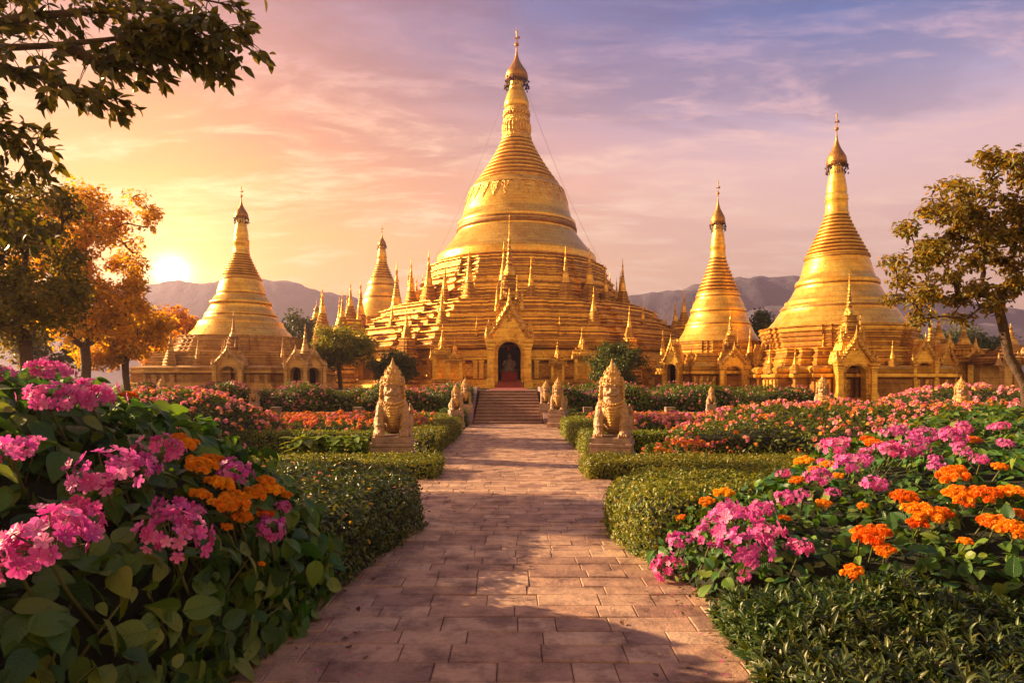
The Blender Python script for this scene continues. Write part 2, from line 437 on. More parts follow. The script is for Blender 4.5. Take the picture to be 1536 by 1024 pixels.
# ------------------------------------------------------------------ mesh helpers
class MB:
    def __init__(s):
        s.v, s.lo, s.sz, s.n = [], [], [], 0
        s.mi = []
        s.uv = []
    def add(s, V, faces, mi=0, uv=None):
        V = np.asarray(V, float).reshape(-1, 3)
        if isinstance(faces, np.ndarray):
            s.lo.append((faces + s.n).ravel())
            s.sz.append(np.full(len(faces), faces.shape[1]))
            k = len(faces)
        else:
            s.lo.append(np.concatenate([np.asarray(f) for f in faces]) + s.n)
            s.sz.append(np.array([len(f) for f in faces]))
            k = len(faces)
        s.mi.append(np.full(k, mi))
        s.v.append(V)
        s.uv.append(np.zeros((len(V), 2)) if uv is None else uv)
        s.n += len(V)
        return s
    def mesh(s, name, mats, smooth=True):
        V = np.concatenate(s.v); L = np.concatenate(s.lo).astype(np.int32); S = np.concatenate(s.sz).astype(np.int32)
        me = bpy.data.meshes.new(name)
        me.vertices.add(len(V)); me.vertices.foreach_set('co', V.ravel())
        me.loops.add(len(L)); me.loops.foreach_set('vertex_index', L)
        me.polygons.add(len(S))
        st = np.concatenate([[0], np.cumsum(S)[:-1]]).astype(np.int32)
        me.polygons.foreach_set('loop_start', st)
        me.polygons.foreach_set('use_smooth', np.full(len(S), bool(smooth)))
        for m in (mats if isinstance(mats, (list, tuple)) else [mats]):
            me.materials.append(m)
        me.polygons.foreach_set('material_index', np.concatenate(s.mi).astype(np.int32))
        if any(u.any() for u in s.uv):
            U = np.concatenate(s.uv)[L]
            me.uv_layers.new(name='leaf').data.foreach_set('uv', U.ravel())
        me.update(calc_edges=True)
        me.validate()
        return me
    def build(s, name, mats, parent=None, smooth=True, origin=None):
        if origin is not None:
            o3 = np.asarray(origin, float)
            s.v = [v - o3 for v in s.v]
        o = bpy.data.objects.new(name, s.mesh(name, mats, smooth))
        COL.objects.link(o)
        if parent is not None:
            o.parent = parent
        return o
    # ---- shapes
    def box(s, c, size, rz=0.0, taper=1.0, bevel=0.0):
        cx, cy, cz = c; a, b, h = size[0] / 2, size[1] / 2, size[2] / 2
        pts = []
        def ring(k, z):
            for x, y in ((-a, -b), (a, -b), (a, b), (-a, b)):
                pts.append((x * k, y * k, z))
        if bevel:
            e = bevel
            ring(1 - e / max(a, b), -h); ring(1, -h + e)
            ring(taper, h - e); ring(taper * (1 - e / max(a, b)), h)
        else:
            ring(1, -h); ring(taper, h)
        P = np.array(pts)
        co, si = math.cos(rz), math.sin(rz)
        P = np.stack([P[:, 0] * co - P[:, 1] * si + cx, P[:, 0] * si + P[:, 1] * co + cy, P[:, 2] + cz], 1)
        n = len(P) // 4
        fs = [[3, 2, 1, 0]]
        for k in range(n - 1):
            for i in range(4):
                j = (i + 1) % 4
                fs.append([k * 4 + i, k * 4 + j, k * 4 + 4 + j, k * 4 + 4 + i])
        fs.append([4 * n - 4, 4 * n - 3, 4 * n - 2, 4 * n - 1])
        return s.add(P, fs)
    def loft(s, poly, prof, c=(0, 0, 0), cap=True):
        """rings of a polygon scaled by r at height z"""
        poly = np.asarray(poly, float); n = len(poly)
        V = np.concatenate([np.column_stack([poly * p[0], np.full(n, p[1])]) for p in prof]) + np.asarray(c, float)
        k = len(prof)
        i = np.arange(n); j = (i + 1) % n
        fs = np.concatenate([np.column_stack([q * n + i, q * n + j, (q + 1) * n + j, (q + 1) * n + i]) for q in range(k - 1)])
        s.add(V, fs)
        s.mi[-1] = np.repeat([p[2] if len(p) > 2 else 0 for p in prof[:-1]], n)
        if cap:
            s.add(V[-n:], [list(range(n))])
        return s
    def lathe(s, prof, seg=48, c=(0, 0, 0)):
        a = np.arange(seg) * 2 * math.pi / seg
        return s.loft(np.column_stack([np.cos(a), np.sin(a)]), prof, c, cap=True)
    def tube(s, pts, rad, seg=6, cap=True):
        pts = np.asarray(pts, float); m = len(pts)
        rad = np.broadcast_to(np.asarray(rad, float), (m,))
        T = np.gradient(pts, axis=0)
        T /= np.linalg.norm(T, axis=1)[:, None] + 1e-9
        ref = np.array([0, 0, 1.0]) if abs(T[0][2]) < .9 else np.array([1.0, 0, 0])
        U = np.cross(T, ref); U /= np.linalg.norm(U, axis=1)[:, None] + 1e-9
        W = np.cross(T, U)
        a = np.arange(seg) * 2 * math.pi / seg
        V = (pts[:, None] + rad[:, None, None] * (np.cos(a)[None, :, None] * U[:, None] + np.sin(a)[None, :, None] * W[:, None])).reshape(-1, 3)
        i = np.arange(seg); j = (i + 1) % seg
        fs = np.concatenate([np.column_stack([q * seg + i, q * seg + j, (q + 1) * seg + j, (q + 1) * seg + i]) for q in range(m - 1)])
        s.add(V, fs)
        if cap:
            s.add(V[:seg], [list(range(seg))[::-1]]); s.add(V[-seg:], [list(range(seg))])
        return s
    def ball(s, c, r, seg=14, rings=9, rot=None):
        r = np.broadcast_to(np.asarray(r, float), (3,))
        ph = np.linspace(-math.pi / 2, math.pi / 2, rings)
        a = np.arange(seg) * 2 * math.pi / seg
        V = np.array([(math.cos(p) * math.cos(t), math.cos(p) * math.sin(t), math.sin(p)) for p in ph for t in a]) * r
        if rot is not None:
            V = V @ np.array(Matrix.Rotation(rot[0], 3, rot[1])).T
        i = np.arange(seg); j = (i + 1) % seg
        fs = np.concatenate([np.column_stack([q * seg + i, q * seg + j, (q + 1) * seg + j, (q + 1) * seg + i]) for q in range(rings - 1)])
        return s.add(V + np.asarray(c, float), fs)
    def cone(s, c, r, h, seg=8, flare=0.0):
        prof = [(r, 0), (r * (.55 + flare), h * .35), (r * .22, h * .72), (r * .04, h)]
        return s.lathe(prof, seg, c)
    def scatter(s, tmpl, pos, Rm, sc, mi=0):
        """copies of a template (V, faces) with rotation matrices Rm (n,3,3) and sizes"""
        TV, TF = tmpl
        n, k = len(pos), len(TV)
        if n == 0:
            return s
        sc = np.broadcast_to(np.asarray(sc, float), (n,))
        V = np.einsum('nij,kj->nki', Rm, TV) * sc[:, None, None] + pos[:, None, :]
        fs = (TF[None] + (np.arange(n) * k)[:, None, None]).reshape(-1, TF.shape[1])
        return s.add(V.reshape(-1, 3), fs, mi, np.tile(TV[:, :2] + np.array([.5, 0]), (n, 1)))

def frames(nrm, up=None, spread=.5, droop=0.0):
    """random leaf frames: leaf axis (y) lies roughly in the surface, leaf normal (z) roughly along nrm"""
    n = len(nrm)
    Z = nrm + rng.normal(0, spread, (n, 3))
    Z /= np.linalg.norm(Z, axis=1)[:, None] + 1e-9
    a = rng.normal(0, 1, (n, 3))
    if droop:
        a[:, 2] -= droop
    Y = a - (a * Z).sum(1)[:, None] * Z
    Y /= np.linalg.norm(Y, axis=1)[:, None] + 1e-9
    X = np.cross(Y, Z)
    return np.stack([X, Y, Z], 2)

LEAF = (np.array([(0, 0, 0), (-.26, .40, .07), (.26, .40, .07), (0, .45, -.02), (0, 1, -.10)], float),
        np.array([(0, 3, 1), (0, 2, 3), (1, 3, 4), (2, 4, 3)]))
def oval_leaf(wd=.21, bend=.18):
    ts = [0, .12, .35, .6, .82, 1.0]
    ws = [.02, .55, 1.0, .95, .55, .02]
    V = []
    for t, q in zip(ts, ws):
        zb = -bend * t * t
        V += [(-wd * q, t, zb + .06 * q), (0, t, zb), (wd * q, t, zb + .06 * q)]
    Fs = []
    for i in range(5):
        b = i * 3
        Fs += [(b, b + 1, b + 4, b + 3), (b + 1, b + 2, b + 5, b + 4)]
    return np.array(V, float), np.array(Fs)
OVAL = oval_leaf()
SLIM = oval_leaf(.13, .30)
def heart_leaf():
    V = []; rows = 11; cols = 7
    for i in range(rows):
        t = i / (rows - 1)
        wdt = .37 * (math.sin(math.pi * min(1, t * 1.02) ** .62) ** .85 if 0 < t < 1 else 0.0) + .004
        for j in range(cols):
            u = (j - 3) / 3
            y = t - .16 * abs(u) ** 1.5 * (1 - t) ** 2 * 1.3
            z = .10 * abs(u) * wdt * 2 - .25 * t * t + .012 * math.sin(t * 34 - abs(u) * 7) * (1 if abs(u) > .1 else 0)
            V.append((u * wdt, y, z))
    Fs = [(i * cols + j, i * cols + j + 1, (i + 1) * cols + j + 1, (i + 1) * cols + j) for i in range(rows - 1) for j in range(cols - 1)]
    return np.array(V, float), np.array(Fs)
HEART = heart_leaf()
def floret(np_=5, cup=.25, wd=.42):
    V = [(0, 0, 0)]; Fs = []
    for k in range(np_):
        a = 2 * math.pi * k / np_
        ca, sa = math.cos(a), math.sin(a)
        def P(r, o, z):
            return (r * ca - o * sa, r * sa + o * ca, z)
        b = len(V)
        V += [P(.5, -wd * .8, cup * .5), P(.5, wd * .8, cup * .5), P(.9, -wd * .72, cup), P(.9, wd * .72, cup), P(1.04, 0, cup * .85), P(.55, 0, cup * .36)]
        Fs += [(0, b, b + 5, 0), (0, b + 5, b + 1, 0)] if False else []
        Fs += [(0, b, b + 2, b + 5), (0, b + 5, b + 3, b + 1), (b + 5, b + 2, b + 4, b + 3)]
    return np.array(V, float), np.array(Fs)
FLORET = floret()
PETAL4 = floret(4, .35, .5)
BLOOM = floret(5, .55, .5)

def fnoise(P, f=1.0, seed=0):
    """cheap smooth noise in -1..1"""
    r = np.random.default_rng(seed)
    out = 0
    for k in range(5):
        d = r.normal(0, 1, P.shape[1]); d /= np.linalg.norm(d)
        out = out + np.sin(P @ d * f * (1 + .7 * k) + r.uniform(0, 6.3)) / (1 + .5 * k)
    return out / 2.6

# ------------------------------------------------------------------ scene records
def tag(o, label=None, cat=None, group=None, kind=None):
    if label: o['label'] = label
    if cat: o['category'] = cat
    if group: o['group'] = group
    if kind: o['kind'] = kind
    return o
def thing(name, label, cat, loc=(0, 0, 0), rz=0.0, group=None, scale=1.0):
    o = bpy.data.objects.new(name, None)
    COL.objects.link(o)
    o.location = tuple(float(q) for q in loc)
    o.rotation_euler = (0, 0, rz)
    o.scale = (scale,) * 3
    o.empty_display_size = .2
    return tag(o, label, cat, group)
def link_mesh(name, me, parent, loc=(0, 0, 0), rz=0.0, scale=1.0, rot=None):
    o = bpy.data.objects.new(name, me)
    COL.objects.link(o)
    o.parent = parent
    o.location = tuple(float(q) for q in loc)
    o.rotation_euler = rot if rot is not None else (0, 0, rz)
    o.scale = (scale,) * 3 if isinstance(scale, (int, float)) else scale
    return o
def copy_tree(o, parent=None):
    c = o.copy()
    COL.objects.link(c)
    c.parent = parent
    for ch in [q for q in o.children]:
        copy_tree(ch, c)
    return c

# ================================================================== SETTING
def sstep(x, a, b):
    t = np.clip((x - a) / (b - a), 0, 1)
    return t * t * (3 - 2 * t)
def ground_h(x, y):
    return 1.25 * sstep(y, 28.6, 30.2) * (1 - .7 * sstep(x, 8.5, 12.0))
xs = np.concatenate([np.linspace(-900, -60, 22), np.linspace(-56, 56, 113), np.linspace(60, 900, 22)])
ys = np.concatenate([np.linspace(-60, 26, 44), np.linspace(27, 32, 26), np.linspace(33, 100, 60), np.linspace(110, 900, 24)])
X, Y = np.meshgrid(xs, ys)
Zg = ground_h(X, Y)
mb = MB()
ny, nx = X.shape
I = (np.arange(ny - 1)[:, None] * nx + np.arange(nx - 1)[None]).ravel()
mb.add(np.column_stack([X.ravel(), Y.ravel(), Zg.ravel()]), np.column_stack([I, I + 1, I + nx + 1, I + nx]))
tag(mb.build('ground', M['ground']), kind='structure')

# mountains
def ridge(name, y0, depth, x0, x1, crest, seed, rough):
    """a long hill whose crest follows measured heights (list of x, height)"""
    nx_, ny_ = 260, 36
    gx = np.linspace(x0, x1, nx_); gy = np.linspace(0, 1, ny_)
    cxp, cz = zip(*crest)
    top = np.interp(gx, cxp, cz)
    Xr, Tr = np.meshgrid(gx, gy)
    prof = np.where(Tr < .55, np.sin(Tr / .55 * math.pi / 2) ** 1.2, np.cos((Tr - .55) / .45 * math.pi / 2))
    P2 = np.column_stack([Xr.ravel(), (Tr * depth).ravel()])
    nz = (fnoise(P2, .018, seed) + .6 * fnoise(P2, .05, seed + 1) + .4 * fnoise(P2, .13, seed + 2) + .12 * fnoise(P2, .31, seed + 4)).reshape(Xr.shape)
    Zr = np.maximum(top[None] * prof * (1 + rough * nz), -.8 + 0 * nz) - .4
    Yr = y0 + Tr * depth
    m_ = MB()
    I_ = (np.arange(ny_ - 1)[:, None] * nx_ + np.arange(nx_ - 1)[None]).ravel()
    m_.add(np.column_stack([Xr.ravel(), Yr.ravel(), Zr.ravel()]), np.column_stack([I_, I_ + 1, I_ + nx_ + 1, I_ + nx_]))
    tag(m_.build(name, M['hill']), kind='structure')
def crest_px(pts, d):
    return [((px - 768) / F * d, EYE + (HORIZON - py) / F * d) for px, py in pts]
ridge('mountains', 560, 180, -660, 330, crest_px([(-250, 560), (-60, 470), (80, 440), (160, 436), (215, 430), (285, 427), (360, 424), (400, 424), (440, 430), (475, 437), (520, 446), (600, 470), (760, 520), (980, 560), (1240, 574)], 660), 3, .075)
ridge('mountains', 600, 180, -30, 700, crest_px([(730, 565), (850, 480), (940, 448), (1000, 433), (1040, 428), (1080, 420), (1130, 416), (1180, 418), (1215, 424), (1260, 440), (1330, 432), (1370, 430), (1420, 440), (1500, 455), (1600, 470), (1750, 530)], 700), 5, .075)
ridge('mountains', 420, 120, 60, 520, crest_px([(900, 574), (1060, 500), (1120, 470), (1170, 458), (1230, 470), (1300, 490), (1400, 478), (1480, 484), (1600, 500), (1750, 560), (1860, 574)], 486), 9, .075)

# path of separate paving slabs
def paving(name, x0, x1, y0, y1, row, wmin, wmax, zt, clip=None):
    m_ = MB()
    y = y0
    q = 0
    while y < y1:
        h = row * random.uniform(.82, 1.22)
        x = x0 - random.uniform(0, wmax)
        while x < x1:
            wd = random.uniform(wmin, wmax)
            a, b = max(x, x0), min(x + wd, x1)
            if b - a > .06 and (clip is None or clip((a + b) / 2, y + h / 2)):
                g = .0022
                z = zt + random.uniform(-.004, .004)
                tx, ty = random.uniform(-.006, .006), random.uniform(-.006, .006)
                e = .006
                P = []
                for k, (ins, zz) in enumerate(((0, -.05), (0, -e), (e, 0))):
                    for ux, uy in ((0, 0), (1, 0), (1, 1), (0, 1)):
                        px = (a + g + ins) if ux == 0 else (b - g - ins)
                        py = (y + g + ins) if uy == 0 else (y + h - g - ins)
                        P.append((px, py, z + zz + tx * (ux - .5) + ty * (uy - .5)))
                fs = [[4 * k + i, 4 * k + (i + 1) % 4, 4 * k + 4 + (i + 1) % 4, 4 * k + 4 + i] for k in range(2) for i in range(4)]
                fs.append([8, 9, 10, 11])
                m_.add(P, fs)
            x += wd
        y += h
    return m_
pm = paving('path', -1.62, 1.62, 1.2, 26.3, .215, .24, .60, .040)
tag(pm.build('path', M['path'], smooth=False), kind='structure')
pm = paving('path', -9, -1.62, 8.55, 10.95, .215, .22, .56, .036)
pm.v += []
tag(pm.build('path', M['path'], smooth=False), kind='structure')
pm = paving('path', 1.62, 9, 8.55, 10.95, .215, .22, .56, .036)
tag(pm.build('path', M['path'], smooth=False), kind='structure')
jm = MB()
jm.box((0, 13.75, .012), (3.26, 25.1, .03)); jm.box((-5.3, 9.75, .010), (7.3, 2.42, .022)); jm.box((5.3, 9.75, .010), (7.3, 2.42, .022))
tag(jm.build('path_bedding', M['joint'], smooth=False), kind='structure')

def fallen():
    n = 360
    yy = rng.uniform(2.5, 16, n); sg_ = rng.choice([-1, 1], n)
    xx = sg_ * (1.5 - np.abs(rng.normal(0, .35, n)))
    m_ = MB()
    m_.scatter(LEAF, np.column_stack([xx, yy, np.full(n, .052)]), frames(np.tile([0, 0, 1.0], (n, 1)), spread=.25), rng.uniform(.03, .075, n))
    k = 150
    yy = rng.uniform(2.8, 9.5, k); sg_ = rng.choice([-1, 1], k)
    xx = sg_ * (1.38 - np.abs(rng.normal(0, .22, k)))
    m_.scatter(LEAF, np.column_stack([xx, yy, np.full(k, .053)]), frames(np.tile([0, 0, 1.0], (k, 1)), spread=.35), rng.uniform(.018, .032, k), mi=1)
    tag(m_.build('fallen_leaves', [M['litter'], M['pink']], smooth=False), kind='stuff')
fallen()
# stairs up to the temple terrace
st = thing('stairs', 'wide weathered stone steps rising from the path to the temple door', 'stairs', (-.15, 26.4, 0))
N = 11
smb = MB()
for k in range(N):
    hw = 1.34 - .010 * k
    z = 1.30 * (k + 1) / N
    g_ = .355
    smb.box((0, g_ * k + (6.2 - g_ * k) / 2 + .03, z / 2 - .025), (hw * 2, 6.2 - g_ * k, z - .05), bevel=.004)
    smb.box((0, g_ * k + (6.2 - g_ * k) / 2, z - .022), (hw * 2 + .02, 6.2 - g_ * k + .05, .048), bevel=.012)
smb.build('steps', M['stair'], st, smooth=False)
for s_ in (-1, 1):
    cm_ = MB()
    V = [(s_ * 1.38, -.1, -.05), (s_ * 1.38, -.1, .18), (s_ * 1.38, 3.6, 1.45), (s_ * 1.38, 6.0, 1.45), (s_ * 1.38, 6.0, -.05)]
    V2 = [(v[0] + s_ * .20, v[1], v[2]) for v in V]
    cm_.add(V + V2, [[0, 1, 2, 3, 4], [9, 8, 7, 6, 5]] + [[i, (i + 1) % 5 + 0, (i + 1) % 5 + 5, i + 5] for i in range(5)])
    cm_.build('side_wall', M['stair'], st, smooth=False)
cpm = MB(); cpm.box((-.02, 14.5, 1.30), (1.9, 18.5, .03))
for k in range(4):
    cpm.box((-.02, 21.0 + k * .35, 1.30 + .09 * k + .07), (1.75, .6, .16), bevel=.01)
cpm.build('landing', M['carpet'], st, smooth=False)

# low stone walls at the foot of the terrace
def low_wall(x0, x1, y, h, label):
    m_ = MB()
    x = x0
    while x < x1 - .05:
        wd = min(random.uniform(.45, .9), x1 - x)
        for c in range(2):
            m_.box((x + wd / 2, y + random.uniform(-.012, .012), h * (.25 + .5 * c)), (wd - .012, .32, h / 2 - .008), bevel=.012)
        x += wd
    m_.box(((x0 + x1) / 2, y, h + .03), (x1 - x0, .42, .06), bevel=.012)
    # little posts that stand on the wall
    for k in range(int((x1 - x0) / 3.2)):
        xx = x0 + 1.4 + 3.2 * k
        m_.box((xx, y, h + .16), (.36, .36, .22), bevel=.02)
    o = m_.build('garden_wall', M['wall_stone'], smooth=False)
    tag(o, label, 'wall')
low_wall(-17, -1.75, 26.6, .42, 'low mossy stone wall of the terrace to the left of the steps')
low_wall(1.55, 15, 26.6, .42, 'low mossy stone wall of the terrace to the right of the steps')

# ================================================================== TEMPLES
def octo(k1=.0):
    """octagonal plan with stepped projections on each side, apothem 1"""
    pts = []
    hw = math.tan(math.pi / 8)
    steps = [(-hw, 1.0), (-.30, 1.0), (-.30, 1.035), (-.19, 1.035), (-.19, 1.07), (.19, 1.07), (.19, 1.035), (.30, 1.035), (.30, 1.0)]
    for q in range(8):
        a = q * math.pi / 4 - math.pi / 2
        c, s_ = math.cos(a), math.sin(a)
        for t, n in steps:
            if t == -hw or True:
                pts.append((n * c - t * s_, n * s_ + t * c))
    return np.array(pts)
OCTO = octo()
def redent():
    """square plan with stepped corners"""
    q = [(-.72, -1), (-.30, -1), (-.30, -1.06), (.30, -1.06), (.30, -1), (.72, -1), (.72, -.86), (.86, -.86), (.86, -.72)]
    pts = []
    for k in range(4):
        a = k * math.pi / 2
        c, s_ = math.cos(a), math.sin(a)
        for x, y in q:
            pts.append((x * c - y * s_, x * s_ + y * c))
    return np.array(pts)
REDENT = redent()

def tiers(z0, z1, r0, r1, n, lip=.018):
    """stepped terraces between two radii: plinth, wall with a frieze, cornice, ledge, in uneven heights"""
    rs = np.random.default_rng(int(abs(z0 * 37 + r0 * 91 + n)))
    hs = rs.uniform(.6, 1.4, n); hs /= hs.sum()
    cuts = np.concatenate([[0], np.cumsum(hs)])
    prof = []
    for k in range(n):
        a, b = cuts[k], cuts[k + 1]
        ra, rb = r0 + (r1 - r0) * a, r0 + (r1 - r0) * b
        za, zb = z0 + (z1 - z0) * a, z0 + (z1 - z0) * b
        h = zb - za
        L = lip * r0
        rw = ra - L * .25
        d = 1 if rs.random() < .75 else 0  # most risers take the stained, shade-painted material
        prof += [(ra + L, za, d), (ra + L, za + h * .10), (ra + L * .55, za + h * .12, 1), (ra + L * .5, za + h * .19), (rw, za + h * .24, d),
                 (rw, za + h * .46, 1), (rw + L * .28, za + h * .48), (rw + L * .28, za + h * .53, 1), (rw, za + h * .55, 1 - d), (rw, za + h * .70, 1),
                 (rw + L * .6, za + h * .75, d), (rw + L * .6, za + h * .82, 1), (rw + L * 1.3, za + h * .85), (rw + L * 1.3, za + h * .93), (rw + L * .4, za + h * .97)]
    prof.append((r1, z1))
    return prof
def rings(z0, z1, r0, r1, n, power=1.0):
    prof = []
    for k in range(n):
        t0, t1 = k / n, (k + 1) / n
        ra = r1 + (r0 - r1) * (1 - t0) ** power; rb = r1 + (r0 - r1) * (1 - t1) ** power
        za, zb = z0 + (z1 - z0) * t0, z0 + (z1 - z0) * t1
        h = zb - za
        prof += [(ra * 1.02, za), (ra * 1.05, za + h * .2), (ra * 1.03, za + h * .45, 1), (rb * .945, za + h * .6, 1), (rb * .94, za + h * .95)]
    return prof

def umbrella(parent, z, r, h, neck_r):
    """the crown (hti) of a spire with its hanging bells and finial; z is the rim height"""
    u = MB()
    prof = [(r * .86, z - h * .02), (r, z)]
    for k in range(14):
        t = k / 13
        rr = r * float(np.interp(t, [0, .10, .20, .34, .48, .62, .78, 1], [.97, 1.0, .90, .66, .42, .25, .13, .05]))
        prof += [(rr * 1.03, z + h * t * .985), (rr * .95, z + h * (t * .985 + .03))]
    u.lathe(prof, 24)
    for k in range(3):
        u.lathe([(r * (1.02 - .02 * k), z - h * .035 * k - h * .02), (r * (1.06 - .02 * k), z - h * .035 * k), (r * .8, z - h * .035 * k + .01)], 24)
    up = u.build('umbrella', M['umbrella'], parent)
    b = MB()
    for k in range(26):
        a = 2 * math.pi * k / 26 + random.uniform(-.08, .08)
        for q in range(3):
            rr = r * random.uniform(.86, 1.16)
            zz = z - h * random.uniform(.02, .36)
            b.lathe([(r * .085, zz - r * .2), (r * .07, zz - r * .06), (r * .015, zz)], 6, (rr * math.cos(a), rr * math.sin(a), 0))
        b.tube([(r * math.cos(a), r * math.sin(a), z), (r * 1.04 * math.cos(a), r * 1.04 * math.sin(a), z - h * .3)], r * .014, 4)
    b.build('hanging_bells', M['bells'], up)
    f = MB()
    zt = z + h
    f.lathe([(r * .07, zt - h * .03), (r * .05, zt + h * .08), (r * .20, zt + h * .12), (r * .22, zt + h * .16), (r * .06, zt + h * .21), (r * .045, zt + h * .40),
             (r * .05, zt + h * .55), (r * .10, zt + h * .60), (r * .03, zt + h * .66), (r * .01, zt + h * .76)], 10)
    for k in range(6):
        a = k * math.pi / 3
        f.cone((r * .17 * math.cos(a), r * .17 * math.sin(a), zt + h * .14), r * .05, h * .13, 5)
    f.box((0, 0, zt + h * .38), (r * .62, r * .05, h * .035))
    f.box((r * .20, 0, zt + h * .42), (r * .16, r * .03, h * .06))
    f.build('finial', M['umbrella'], up)
    return up

def spirelet_mesh(name, mat, square=True):
    """small bell-shaped pinnacle of unit height"""
    m_ = MB()
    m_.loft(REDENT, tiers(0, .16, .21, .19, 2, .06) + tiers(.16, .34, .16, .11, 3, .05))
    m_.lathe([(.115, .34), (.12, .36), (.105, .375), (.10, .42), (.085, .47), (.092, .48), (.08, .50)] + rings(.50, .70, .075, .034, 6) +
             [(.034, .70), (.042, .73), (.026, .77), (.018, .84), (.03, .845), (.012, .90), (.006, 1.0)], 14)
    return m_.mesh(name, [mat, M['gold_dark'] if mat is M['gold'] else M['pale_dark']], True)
SPIRE_GOLD = spirelet_mesh('pinnacle', M['gold'])
SPIRE_PALE = spirelet_mesh('pinnacle', M['pale'])

def flame_mesh(mat):
    """upright flame-shaped corner ornament of unit height, leaf-like and carved"""
    m_ = MB()
    for k in range(7):
        t = k / 7
        wd = .20 * (1 - t) ** .7 + .02
        m_.loft([(-1, -.5), (1, -.5), (1, .5), (-1, .5)], [(wd * .7, t * .8), (wd, t * .8 + .05), (wd * .35, t * .8 + .19)])
        for s_ in (-1, 1):
            m_.cone((s_ * wd * .8, 0, t * .8), .06 * (1.2 - t), .24, 5)
    m_.cone((0, 0, .78), .05, .22, 6)
    return m_.mesh('corner_flame', [mat], False)
FLAME_GOLD = flame_mesh(M['gold_carved'])
FLAME_PALE = flame_mesh(M['pale_carved'])

def portal(parent, loc, rz, W, H, gable, mats, flame, fig=False, spire=True, depth=1.2):
    """gabled gateway: loc is the foot of its front; W,H the opening's width and height"""
    root = bpy.data.objects.new('portal', None)
    COL.objects.link(root); root.parent = parent; root.location = tuple(loc); root.rotation_euler = (0, 0, rz)
    plain, carved = mats
    def E(name):
        return name
    hw, ho = W / 2, W / 2 * 1.42
    sp = H - hw * .95                       # springing of the arch
    inner = [(-hw, 0), (-hw, sp * .5)] + [(-hw * math.cos(t), sp + hw * .95 * math.sin(t)) for t in np.linspace(0, math.pi, 15)] + [(hw, sp * .5), (hw, 0)]
    gb, ga = H * 1.10, H * 1.10 + gable     # eave and apex heights
    outer = [(-ho, 0), (-ho, gb * .5)] + [(-ho + ho * t, gb + (ga - gb) * t ** 1.12) for t in np.linspace(0, 1, 8)] + \
            [(ho - ho * t, gb + (ga - gb) * t ** 1.12) for t in np.linspace(1, 0, 8)[1:]] + [(ho, gb * .5), (ho, 0)]
    n = len(inner)
    V = [(x, 0, z) for x, z in inner] + [(x, 0, z) for x, z in outer] + [(x, depth * .6, z) for x, z in inner] + [(x, depth, z) for x, z in outer]
    fs = []
    for i in range(n - 1):
        fs.append([i, i + 1, n + i + 1, n + i][::-1])
        fs.append([i, 2 * n + i, 2 * n + i + 1, i + 1][::-1])
        fs.append([n + i, n + i + 1, 3 * n + i + 1, 3 * n + i][::-1])
    m_ = MB(); m_.add(V, fs)
    m_.build('arch_wall', plain, root, smooth=False)
    # raised rim round the opening
    m_ = MB()
    rim = np.array([(x * 1.06, -.03, z * 1.02) for x, z in inner])
    m_.tube(rim, W * .035, 6)
    m_.tube(np.array([(x * 1.22, -.015, z * 1.045) for x, z in inner]), W * .02, 6)
    m_.build('arch_rim', carved, root)
    # dark room inside
    d = MB()
    for a, b in (((-hw * 1.02, depth * .6), (-hw * 1.02, depth * 2.2)), ((-hw * 1.02, depth * 2.2), (hw * 1.02, depth * 2.2)), ((hw * 1.02, depth * 2.2), (hw * 1.02, depth * .6))):
        d.add([(a[0], a[1], 0), (b[0], b[1], 0), (b[0], b[1], H), (a[0], a[1], H)], [[0, 1, 2, 3]])
    d.add([(-hw, depth * .6, H), (hw, depth * .6, H), (hw, depth * 2.2, H), (-hw, depth * 2.2, H)], [[0, 1, 2, 3]])
    d.build('door_opening', M['interior'], root, smooth=False)
    # pillars
    for s_ in (-1, 1):
        p = MB()
        px = s_ * ho * 1.17
        pw = W * .26
        p.box((px, -.06, H * .10), (pw * 1.45, pw * 1.5, H * .20), bevel=.03)
        p.box((px, -.06, H * .22), (pw * 1.25, pw * 1.3, H * .05), bevel=.02)
        p.box((px, -.06, H * .54), (pw, pw, H * .60), bevel=.02)
        p.box((px, -.06, H * .86), (pw * 1.2, pw * 1.2, H * .05), bevel=.02)
        p.box((px, -.06, H * .93), (pw * 1.45, pw * 1.45, H * .08), bevel=.03)
        p.box((px, -.06, H * 1.01), (pw * 1.75, pw * 1.7, H * .07), bevel=.03)
        p.build('pillar', plain, root, smooth=False)
        fl = link_mesh('corner_flame', flame, root, (s_ * ho * 1.28, 0, H * 1.04), 0, H * .42)
    # gable boards with a crest of flames
    g = MB()
    for s_ in (-1, 1):
        A = np.array([s_ * ho * 1.30, -.10, gb * .985]); B = np.array([0, -.10, ga + H * .07])
        pts = [A + (B - A) * t + np.array([0, 0, -(t * (1 - t)) * gable * .22]) for t in np.linspace(0, 1, 9)]
        g.tube(pts, W * .085, 6)
        g.tube([p_ + np.array([0, -.02, -W * .13]) for p_ in pts], W * .045, 5)
        for k in range(8):
            p_ = (pts[k] + pts[k + 1]) / 2
            g.cone((p_[0] + s_ * .02, p_[1], p_[2] + .02), W * .085, H * .15, 5)
            g.ball((p_[0], p_[1] - W * .08, p_[2] - W * .02), W * .06, 8, 5)
        g.ball((s_ * ho * 1.34, -.10, gb), (W * .12, W * .12, W * .15), 8, 6)
        g.cone((s_ * ho * 1.40, -.10, gb + W * .08), W * .09, H * .2, 6)
    g.cone((0, -.10, ga + H * .03), W * .13, H * .36, 8)
    g.ball((0, -.09, ga - gable * .33), (W * .09, .06, W * .19), 10, 8)
    for k in range(6):
        a = k * math.pi / 3
        g.ball((W * .13 * math.cos(a), -.05, ga - gable * .33 + W * .17 * math.sin(a)), W * .05, 7, 5)
    g.build('gable', carved, root)
